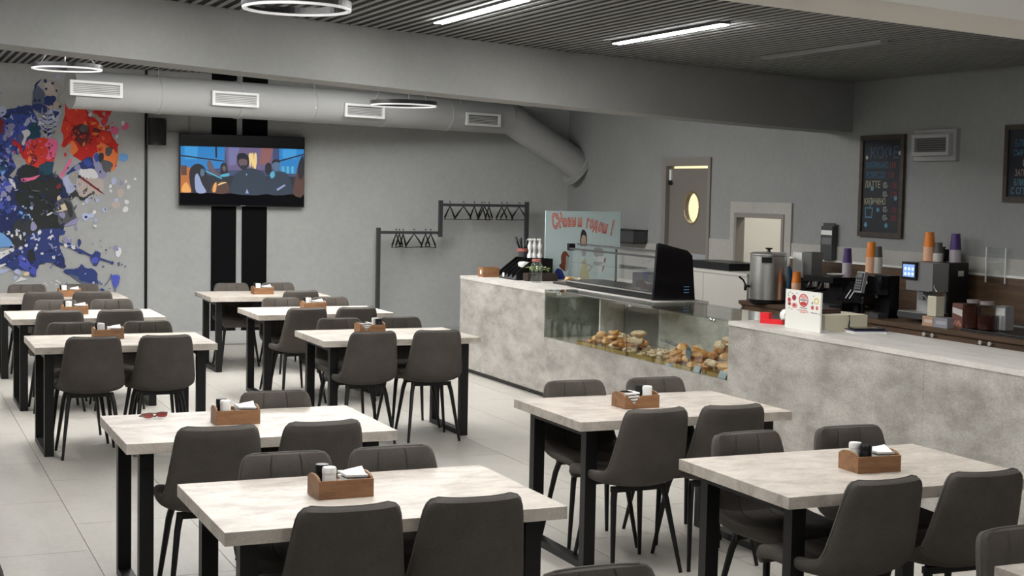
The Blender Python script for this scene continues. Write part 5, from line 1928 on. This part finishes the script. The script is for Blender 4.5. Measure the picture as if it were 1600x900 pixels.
for q in so.data.polygons:
    if q.normal.x > 0:
        q.flip()
# cream cash box
ca, cb_, cc = at_z(1283, 519, ZT), at_z(1327, 518, ZT), at_z(1370, 512, ZT)
t = thing('cash_box', 'cream cash drawer box on the bar behind the sign', 'box', (5.66, 7.78, ZT + .0005), 0)
MB().box(0, .34, 0, .30, 0, .105).build('body', 'cream', t, bevel=.006)
MB().box(-.003, .0, .02, .28, .015, .09).build('drawer_front', 'cream', t)
MB().tube([(.19, -.004, .106), (.192, -.006, .06), (.185, -.004, .0)], .004, 6).build('cable', 'blackpl', t)
t = thing('wallet', 'dark brown leather wallet on the cream cash box', 'wallet', (5.77, 7.95, ZT + .1062), R(8))
MB().box(-.10, .10, -.06, .06, 0, .016).build('lower_flap', plain('dark_leather', (.05, .022, .02), .4), t, bevel=.005)
MB().box(-.10, .10, -.06, .058, .0163, .030).build('upper_flap', bpy.data.materials['dark_leather'], t, bevel=.005)
# tablet / notebook
q = at_z(1354, 521, ZT)
t = thing('notebook', 'navy notebook with a pen-thin tablet lying at the bar edge', 'notebook', (q.x + .01, q.y + .02, ZT + .0005), R(-14))
MB().box(-.11, .11, -.075, .075, 0, .018).build('pages', 'paper', t)
MB().box(-.115, .115, -.08, .08, .0182, .024).build('cover', 'navy', t, bevel=.001)
MB().box(-.09, .11, -.045, .08, .0242, .034).build('tablet', 'blackgloss', t, bevel=.002)

# ------------------------------------------------------------------ back cabinets along the right wall
XB, ZB = 7.40, .872
yb0, yb1 = 3.6, 11.50
tag(MB().box(XB - .02, XR - .021, yb0, yb1, ZB - .035, ZB).build('worktop', 'brown', bevel=.003), 'walnut worktop along the right wall behind the bar', 'worktop')
units = [11.50, 10.83, 10.16, 9.49, 8.82, 8.20, 7.5, 6.8]
ULAB = ['walnut base cabinet under the steel urn', 'walnut base cabinet right of the urn cabinet', 'walnut base cabinet under the dark till machine', 'walnut base cabinet with one knob under the big coffee machine', 'walnut base cabinet with two knobs below the jam jars', 'walnut base cabinet under the black tray', 'walnut base cabinet near the right edge of the picture']
for i, (a, c) in enumerate(zip(units, units[1:])):
    t = thing('base_cabinet', ULAB[i], 'cabinet', (XB, c, 0), 0, 'walnut back bar cabinets')
    wd = a - c
    MB().box(.02, XR - XB - .03, .002, wd - .002, .08, ZB - .0355).build('body', 'brown', t)
    MB().box(.06, XR - XB - .05, .002, wd - .002, 0, .0795).build('plinth', 'blackpl', t)
    d_ = MB().box(0, .0195, .003, wd - .003, 0.09, ZB - .037).build('door', 'brown', t, bevel=.002)
    for ky in ((.05,) if i == 3 else (.047, wd - .047) if i == 4 else (wd - .05,)):
        b = MB()
        b.lathe([(0, 0), (.006, 0), (.006, .012), (.016, .018), (.016, .026), (0, .03)], 12)
        for v in b.bm.verts:
            v.co = Vector((-v.co.z, v.co.x + ky, v.co.y + .813))
        b.build('knob', plain('pale_knob', (.55, .53, .50), .3) if 'pale_knob' not in bpy.data.materials else bpy.data.materials['pale_knob'], d_)
# pale low cupboard between the bar and the door, with a black tray on it
LX = 7.48
LZ = at_x(1120, 422.5, LX).z
t = thing('low_cupboard', 'pale grey cupboard behind the warming cabinet', 'cupboard', (LX, 11.515, 0))
MB().box(.02, XR - LX - .03, 0, 1.60, 0, LZ - .03).build('body', 'cupboard', t)
MB().box(0, .0195, .003, .79, .08, LZ - .032).build('door', 'cupboard', t, bevel=.002)
MB().box(0, .0195, .795, 1.597, .08, LZ - .032).build('door', 'cupboard', t, bevel=.002)
MB().box(-.01, XR - LX - .03, -.005, 1.61, LZ - .0295, LZ).build('top', 'cupboard', t, bevel=.003)
ta, tb_ = at_x(1078, 412, LX + .08).y, at_x(1143, 418, LX + .08).y
t = thing('serving_tray', 'long flat black tray on the pale cupboard', 'tray', (LX + .05, tb_, LZ + .0005))
MB().box(0, .40, 0, ta - tb_, 0, .062).build('body', 'blackpl', t, bevel=.012)
MB().box(.01, .39, .01, ta - tb_ - .01, .0622, .072).build('lid', 'blackpl', t, bevel=.004)


def on_back(px, x, z=ZB):
    """point on the back worktop at that depth seen in that pixel column"""
    py = 480
    for _ in range(6):
        q_ = at_x(px, py, x)
        py += (q_.z - z) / mpp(q_)
    return q_


def bbox3(x_, pxl, pxn, pxr, pyt, zb=ZB):
    """box standing on the worktop: front at x_, seen columns of its far front edge, near front edge and near back edge, row of its top"""
    yl, yn = on_back(pxl, x_, zb).y, on_back(pxn, x_, zb).y
    xb = at_y(pxr, 480, yn).x
    zt = at_x(pxn, pyt, x_).z
    return x_, min(xb, XR - .025), yn, yl, zb, zt


# urn
q = at_y(1199, 470, 11.16)
t = thing('coffee_urn', 'brushed steel hot water urn with a black tap', 'urn', (q.x, 11.16, ZB + .0005))
ur = .168
MB().lathe([(0, 0), (ur - .004, 0), (ur + .004, .006), (ur + .004, .03), (ur, .034), (0, .034)], 36).build('base_ring', 'blackpl', t)
MB().lathe([(0, .0345), (ur, .0345), (ur, .43), (ur - .006, .437), (0, .437)], 40).build('body', 'steel', t)
ld = MB().lathe([(0, .4375), (ur + .006, .4375), (ur + .006, .452), (ur - .02, .462), (.03, .468), (0, .468)], 36).build('lid', 'steel', t)
MB().lathe([(0, .4685), (.016, .4685), (.012, .485), (.034, .497), (.034, .503), (0, .505)], 16).build('knob', 'blackpl', ld)
hd = Vector((-.74, -.67, 0))
for sgn, nm in ((1, 'handle'), (-1, 'handle')):
    c = Vector((-.62, -.78, 0)) * (ur + .012) if sgn > 0 else Vector((.62, .78, 0)) * (ur + .012)
    MB().cbox(c + Vector((0, 0, .40)), .035, .09, .05, Matrix.Rotation(math.atan2(c.y, c.x), 3, 'Z')).build(nm, 'blackpl', t, bevel=.008)
tp = Vector((-.93, .37, 0))
tb = MB().tube([tp * ur + Vector((0, 0, .15)), tp * (ur + .05) + Vector((0, 0, .15))], .014, 10).build('tap', 'blackpl', t)
MB().tube([tp * (ur + .04) + Vector((0, 0, .165)), tp * (ur + .04) + Vector((0, 0, .11))], .013, 10).build('tap_body', 'blackpl', tb)
MB().tube([tp * (ur + .04) + Vector((0, 0, .165)), tp * (ur + .06) + Vector((0, 0, .205)), tp * (ur + .10) + Vector((0, 0, .235))], [.008, .008, .010], 8).build('tap_lever', 'blackpl', tb)

# blue bottle and grinder-like dispenser behind
q = on_back(1230, 7.86)
t = thing('water_bottle', 'blue plastic bottle behind the steel urn', 'bottle', (7.86, q.y, ZB + .0005))
MB().lathe([(0, 0), (.05, 0), (.052, .02), (.052, .25), (.02, .32), (0, .32)], 18).build('body', plain('blue_plastic', (.06, .16, .28), .25), t)
MB().lathe([(0, .3202), (.021, .3202), (.021, .35), (0, .35)], 14).build('cap', 'white', t)
x0_, x1_, y0_, y1_, z0_, z1_ = bbox3(7.72, 1238, 1266, 1283, 394)
t = thing('coffee_grinder', 'white and grey drink dispenser between urn and cups', 'dispenser', (x0_, y0_, ZB + .0005))
wd, dp, hh = y1_ - y0_, x1_ - x0_, z1_ - ZB
MB().box(0.04, dp, 0, wd, 0, hh * .40).build('stand', 'darkgrey', t, bevel=.004)
MB().box(0, dp, 0, wd * .45, hh * .55, hh).build('hopper', plain('grey_metal', (.20, .20, .20), .35, .4), t, bevel=.01)
MB().box(-.01, dp * .8, wd * .5, wd, hh * .50, hh * .98).build('hopper', 'white', t, bevel=.012)
MB().box(.05, dp * .9, wd * .1, wd * .9, hh * .402, hh * .498).build('neck', 'blackpl', t)
MB().tube([(-.005, wd * .75, hh * .5), (-.02, wd * .75, hh * .40)], .015, 8).build('spout', 'white', t)

# narrow framed card on the wall ledge
p0, p1 = at_x(1287, 353, XR - .04), at_x(1303, 402, XR - .04)
t = thing('coffee_packet', 'tall grey coffee packet leaning on the wall above the back bar', 'packet', (XR - .04, p0.y, 1.272))
hh = p0.z - 1.272
wd = p0.y - p1.y
MB().box(-.028, .028, -wd, 0, 0, hh).build('bag', plain('packet_grey', (.055, .055, .058), .35), t, bevel=.008)
MB().box(-.0295, -.0285, -wd + .004, -.004, hh * .74, hh * .88).build('pale_band', 'white', t)
MB().box(-.0295, -.0285, -wd + .012, -.02, hh * .46, hh * .66).build('print', plain('packet_print', (.16, .16, .16), .5), t)
MB().box(-.006, .006, -wd + .002, -.002, hh, hh + .03).build('seal', 'darkgrey', t)


# paper cup stacks
def cups(px, py_base, z, x_, r_, n_low, h_low, n_up, h_up, mlow, mup, label):
    q_ = at_x(px, py_base, x_)
    t_ = thing('cup_stack', label, 'paper cups', (x_, q_.y, z + .0008), 0, 'stacks of paper cups')
    # nested upside-down cups: each shows as a thin ring of rim, topmost as a whole cup
    zz = 0
    for k_ in range(n_low):
        d_ = h_low / n_low
        MB().lathe([(r_ * .93, zz), (r_, zz), (r_, zz + .004), (r_ * .965, zz + .005), (r_ * .95, zz + d_ - .0005), (r_ * .90, zz + d_ - .0005), (r_ * .93, zz)], 20).build('cup', mlow, t_)
        zz += d_
    MB().lathe([(r_ * .88, zz), (r_ * .95, zz), (r_ * .72, zz + h_up), (0, zz + h_up), (0, zz + h_up - .004), (r_ * .68, zz + h_up - .004), (r_ * .88, zz)], 22).build('cup', mup, t_)


def zrow(px, py, x_):
    return at_x(px, py, x_).z


x_ = 7.66
s_ = mpp(at_x(1340, 440, x_))

# black till / espresso machine
bx = bbox3(7.50, 1254, 1300, 1352, 434)
t = thing('espresso_machine', 'low black espresso machine with cups on top beside the till sign', 'coffee machine', (bx[0], bx[2], ZB + .0005))
dp, wd, hh = bx[1] - bx[0], bx[3] - bx[2], bx[5] - ZB
MB().box(.10, dp, 0, wd, 0, hh - .05).build('body', 'blackpl', t, bevel=.006)
MB().box(.0, dp, 0, wd, hh - .0495, hh).build('top_box', 'blackpl', t, bevel=.01)
MB().box(-.02, .0995, .02, wd - .02, 0, .05).build('drip_tray', 'darkgrey', t, bevel=.004)
for k_ in range(2):
    yy = wd * (.3 + .4 * k_)
    gr = MB().lathe([(0, 0), (.035, 0), (.035, .045), (0, .045)], 16, (.045, yy, hh - .096)).build('group_head', 'chrome', t)
    MB().tube([(.03, yy, hh - .11), (-.06, yy, hh - .118), (-.12, yy, hh - .13)], [.010, .012, .014], 8).build('portafilter', 'blackpl', t)
    MB().tube([(.012, yy + .055, hh - .06), (-.01, yy + .06, hh - .12), (-.015, yy + .06, hh - .20)], .006, 7).build('steam_wand', 'chrome', t)
p = on_back(1290, 7.62)
o = MB().lathe([(0, 0), (.06, 0), (.095, .022), (.092, .024), (.058, .005), (0, .005)], 22).build('saucer', 'white')
o.location = (bx[0] + dp * .45, bx[2] + wd * .35, ZB + hh + .0012)
tag(o, 'white saucer on the low espresso machine', 'saucer')
ztop = ZB + hh

# dark bean-to-cup machine between
bx = bbox3(7.48, 1352, 1376, 1404, 431)
t = thing('coffee_machine', 'tall black coffee machine carrying the orange and grey cup stacks', 'coffee machine', (bx[0], bx[2], ZB + .0005))
dp, wd, hh = bx[1] - bx[0], bx[3] - bx[2], bx[5] - ZB
MB().box(.08, dp, 0, wd, 0, hh).build('body', 'blackpl', t, bevel=.01)
MB().box(0, .0795, .01, wd - .01, hh * .55, hh - .01).build('front_head', 'blackgloss', t, bevel=.01)
MB().box(-.02, .0795, .01, wd - .01, 0, .04).build('drip_tray', 'darkgrey', t, bevel=.004)
MB().lathe([(0, 0), (.014, 0), (.014, .05), (0, .05)], 10, (.03, wd * .5, hh * .46)).build('spout', 'darkgrey', t)
ztop2 = ZB + hh
# card terminal on the slanted stand in front
q = on_back(1330, 7.44)
t = thing('till_terminal', 'black slanted touch till with a receipt on it behind the bar', 'till', (7.47, q.y - .02, ZB + .0005))
MB().box(-.05, .07, -.11, .11, 0, .02).build('foot', 'blackpl', t, bevel=.004)
MB().box(.0, .03, -.03, .03, .0202, .15).build('neck', 'blackpl', t)
rot = Matrix.Rotation(R(38), 3, 'Y')
MB().cbox((-.005, 0, .185), .025, .30, .20, rot).build('screen', 'blackgloss', t, bevel=.004)
for dy in (-.04, .01):
    MB().cbox((-.030, dy + .06, .172), .002, .012, .09, rot).build('sticker', 'white', t)
b = MB()
MB().cbox((.06, -.02, .275), .05, .16, .004, Matrix.Rotation(R(-20), 3, 'Y')).build('receipt', 'paper', t)
q = at_x(1345, 441, 7.42)
t = thing('card_reader', 'grey card reader with a dark keypad facing the customer', 'card reader', (7.42, q.y, q.z))
rot = Matrix.Rotation(R(12), 3, 'Y')
MB().cbox((0, 0, 0), .03, .105, .175, rot).build('body', plain('reader_grey', (.30, .30, .30), .4), t, bevel=.006)
fp = MB().cbox((-.018, 0, .004), .004, .085, .150, rot).build('face', 'blackpl', t)
for r_ in range(4):
    for c_ in range(3):
        pp = rot @ Vector((-.0215, -.024 + c_ * .024, .012 - r_ * .022)) + Vector((0, 0, 0))
        MB().cbox(pp, .003, .015, .012, rot).build('key', plain('key_grey', (.22, .23, .24), .5) if (r_ + c_) == 0 else bpy.data.materials['key_grey'], fp)
pp = rot @ Vector((-.0215, 0, .052))
MB().cbox(pp, .002, .06, .035, rot).build('display', plain('reader_display', (.10, .12, .13), .3), fp)
MB().tube([(.0, 0, -.08), (.02, 0, -.14), (.03, 0, ZB + .03 - q.z)], .012, 8).build('stalk', 'blackpl', t)

# big coffee machine
bx = bbox3(7.60, 1412, 1456, 1511, 411)
t = thing('coffee_machine', 'large black and silver coffee machine with a lit touch screen', 'coffee machine', (bx[0], bx[2], ZB + .0005))
dp, wd, hh = bx[1] - bx[0], bx[3] - bx[2], bx[5] - ZB
MB().box(.16, dp, 0, wd, .0, hh).build('body', 'blackpl', t, bevel=.008)
MB().box(.0, .1595, .012, wd - .012, hh * .52, hh - .004).build('head', plain('silver_grey', (.26, .26, .26), .35, .3), t, bevel=.012)
MB().box(.1, .1595, .03, wd - .03, .075, hh * .515).build('alcove', plain('alcove_grey', (.38, .39, .40), .4, .2), t)
MB().box(-.06, .1595, -.005, wd + .01, .03, .0745).build('drip_tray', 'darkgrey', t, bevel=.008)
MB().box(-.055, .155, .0, wd + .005, .0748, .080).build('drip_grid', 'steel', t)
MB().box(.02, .1, wd * .42, wd * .58, hh * .36, hh * .515).build('spout', plain('spout_grey', (.16, .16, .16), .35), t, bevel=.006)
MB().tube([(.0, wd * .35, hh * .45), (-.03, wd * .2, hh * .46), (-.05, -.02, hh * .36), (-.055, -.05, .19)], .005, 7).build('milk_hose', 'steel', t)
MB().box(-.022, -.002, wd * .55, wd * 1.06, hh * .70, hh * .99).build('screen_housing', 'blackpl', t, bevel=.006)
sb = MB().box(-.0235, -.0225, wd * .60, wd * 1.01, hh * .74, hh * .95).build('touch_screen', emitter('touch_screen', (.16, .28, .55), .55), t)
se = emitter('touch_screen_white', (.55, .66, .85), .5)
for k_ in range(6):
    yy, zz = wd * (.66 + .13 * (k_ % 3)), hh * (.79 + .085 * (k_ // 3))
    b = MB()
    b.prism([(yy + .016 * math.cos(a * PI / 6), zz + .013 * math.sin(a * PI / 6)) for a in range(12)], lambda y, z: (-.0245, y, z), lambda y, z: (-.0238, y, z))
    b.build('icon', se, sb)
MB().box(dp * .70, dp * .86, -.002, -.0002, hh * .78, hh * .87).build('badge', 'steel', t)
ztop3 = ZB + hh
mx, my = bx[0], bx[2]

cups(1244, 450, ZB + .0, 7.60, .046, 8, .20, 2, .10, 'orangepale', 'orange', 'short orange cup stack standing beside the white sign')
cups(1323, 433, ztop, 7.70, .043, 8, .125, 2, .125, 'lilac', 'purple', 'purple topped cup stack on the low espresso machine')
cups(1360, 430, ztop2, 7.66, .045, 8, .135, 2, .125, 'orangepale', 'orange', 'orange topped cup stack on the tall black coffee machine')
cups(1370.5, 430, ztop2, 7.70, .042, 8, .135, 2, .09, 'cupwhite', 'cupgrey', 'grey topped cup stack behind the orange one on the black machine')
cups(1451, 409, ztop3, mx + .20, .048, 8, .115, 2, .12, 'orangepale', 'orange', 'orange topped cup stack on the large coffee machine')
cups(1465, 410, ztop3, mx + .24, .043, 6, .068, 2, .085, 'cupwhite', 'cupgrey', 'short grey topped cup stack on the large coffee machine')
cups(1492, 410, ztop3, mx + .34, .048, 7, .098, 2, .13, 'lilac', 'purple', 'purple topped cup stack on the large coffee machine')
q = at_x(1478, 410, mx + .36)
t = thing('bean_hopper', 'black bean hopper lid on the large coffee machine', 'hopper', (mx + .36, q.y + .03, ztop3 + .0006))
MB().lathe([(0, 0), (.05, 0), (.055, .05), (.055, .085), (.05, .095), (0, .1)], 18).build('body', 'blackpl', t)
MB().lathe([(0, .1002), (.012, .1002), (.016, .115), (0, .118)], 12).build('knob', 'darkgrey', t)

# milk container and boxes
q = on_back(1461, 7.52, ZB)
t = thing('milk_container', 'cream milk container with a hose in front of the coffee machine', 'container', (7.50, on_back(1461, 7.50).y, ZB + .078))
MB().box(-.04, .04, -.05, .05, 0, .155).build('body', plain('milk_cream', (.66, .64, .50), .4), t, bevel=.008)
MB().box(-.034, .034, -.044, .044, .1552, .19).build('lid', 'chrome', t, bevel=.006)
MB().tube([(.0, 0, .19), (-.01, .02, .225), (.02, .05, .235)], .005, 7).build('hose', 'steel', t)
ya_, yb_ = on_back(1444, 7.46).y, on_back(1483, 7.46).y
for i, (a, c, mt, lab) in enumerate(((ya_, (ya_ + yb_) / 2 + .02, 'peach_box', 'small peach carton under the milk container'), ((ya_ + yb_) / 2 + .015, yb_, 'grey_box', 'small grey carton beside the peach one'))):
    t = thing('carton', lab, 'carton', (7.44, c, ZB + .0005), 0, 'small cartons before the coffee machine')
    colr = (.50, .32, .22) if i == 0 else (.30, .30, .34)
    MB().box(0, .12, 0, a - c, 0, .074).build('box', plain(mt, colr, .5), t, bevel=.002)
    MB().box(-.0015, -.0003, .01, (a - c) * .8, .025, .05).build('print', plain(mt + '_print', (.66, .56, .46) if i == 0 else (.45, .45, .5), .5), t)
# tea carton, jars, tea box
ya_, yb_ = on_back(1487, 7.50).y, on_back(1503, 7.50).y
t = thing('carton', 'tall brown and white printed carton beside the jam jars', 'carton', (7.50, yb_, ZB + .0005))
hh = at_x(1495, 474, 7.50).z - ZB
wd = ya_ - yb_
MB().box(0, .07, 0, wd, 0, hh).build('box', plain('choc_box', (.16, .07, .05), .45), t, bevel=.002)
b = MB()
b.face([(-.0008, wd - .002, hh * .62), (-.0008, .002, hh * .50), (-.0008, .002, hh * .76), (-.0008, wd - .002, hh * .84)])
b.build('pale_band', plain('choc_band', (.62, .58, .58), .5), t)
b = MB()
for k_ in range(5):
    b.prism([(wd * (.2 + .15 * k_) + .012 * math.cos(a), hh * (.18 + .1 * (k_ % 2)) + .014 * math.sin(a)) for a in [j * PI / 5 for j in range(10)]], lambda y, z: (-.0012 - k_ * .0003, y, z), lambda y, z: (-.0004, y, z))
b.build('print', plain('choc_print', (.50, .24, .18), .5), t)
MB().box(.0702, .072, .004, wd - .004, .004, hh - .004).build('side', 'white', t)
for i, (px, pyt, r_, lab) in enumerate(((1519, 468, .058, 'dark jam jar next to the printed carton'), (1541, 471, .066, 'wide dark tea jar with a clear top'))):
    x_ = 7.56 + .03 * i
    q = on_back(px, x_)
    hh = at_x(px, pyt, x_).z - ZB
    t = thing('storage_jar', lab, 'jar', (x_, q.y, ZB + .0165), 0, 'dark jars on the back bar')
    hh -= .016
    MB().lathe([(0, 0), (r_ * .95, 0), (r_, .012), (r_, hh * .50 if i else hh * .78), (0, hh * .5 if i else hh * .79)], 24).build('contents', 'amberglass', t)
    MB().lathe([(r_ * 1.01, hh * .2), (r_ * 1.03, hh * .2), (r_ * 1.03, hh * .78), (r_ * .75, hh * .88), (r_ * .70, hh * .88), (r_ * 1.0, hh * .77)], 24).build('glass', 'glass', t)
    MB().lathe([(0, hh * .88), (r_ * .8, hh * .88), (r_ * .82, hh), (0, hh)], 22).build('lid', plain('jar_lid', (.32, .28, .28), .35) if i == 0 else bpy.data.materials['jar_lid'], t)
ya_, yb_ = on_back(1554, 7.66).y, on_back(1570, 7.66).y
hh = at_x(1562, 478, 7.66).z - ZB
t = thing('carton', 'grey and white tea box right of the dark jars', 'carton', (7.66, yb_, ZB + .0165))
MB().box(0, .08, 0, ya_ - yb_, 0, hh - .016).build('box', plain('tea_box', (.30, .30, .30), .5), t, bevel=.002)
MB().box(-.0015, -.0003, .008, (ya_ - yb_) - .008, (hh - .016) * .6, (hh - .016) * .92).build('label', 'white', t)
MB().box(-.0012, -.0002, (ya_ - yb_) * .45, (ya_ - yb_) * .55, 0, (hh - .016) * .58).build('ribbon', 'white', t)
t = thing('bar_mat', 'black rubber tray lying on the back bar under the jars', 'mat', (7.46, 7.3, ZB + .0005))
MB().box(0, .50, 0, on_back(1500, 7.46).y - 7.3, 0, .010).build('base', 'blackpl', t, bevel=.003)
b = MB()
Lm = on_back(1500, 7.46).y - 7.3
for q4 in ((0, .012, 0, Lm), (.488, .5, 0, Lm), (.012, .488, 0, .012), (.012, .488, Lm - .012, Lm)):
    b.box(*q4, .0102, .0155)
b.build('rim', 'darkgrey', t)
# clear acrylic holder on the wall
p0, p1 = at_x(1542, 386, XR - .03), at_x(1571, 444, XR - .03)
t = thing('acrylic_holder', 'clear acrylic leaflet holder with white edges on the back bar wall', 'holder', (XR - .03, p0.y, p1.z))
wd, hh = p0.y - p1.y, p0.z - p1.z
MB().box(-.004, 0, -wd + .008, -.008, 0, hh).build('sheet', 'acrylic', t)
MB().box(-.008, .004, -.0075, 0, 0, hh).build('edge', 'white', t)
MB().box(-.008, .004, -wd, -wd + .0075, 0, hh).build('edge', 'white', t)
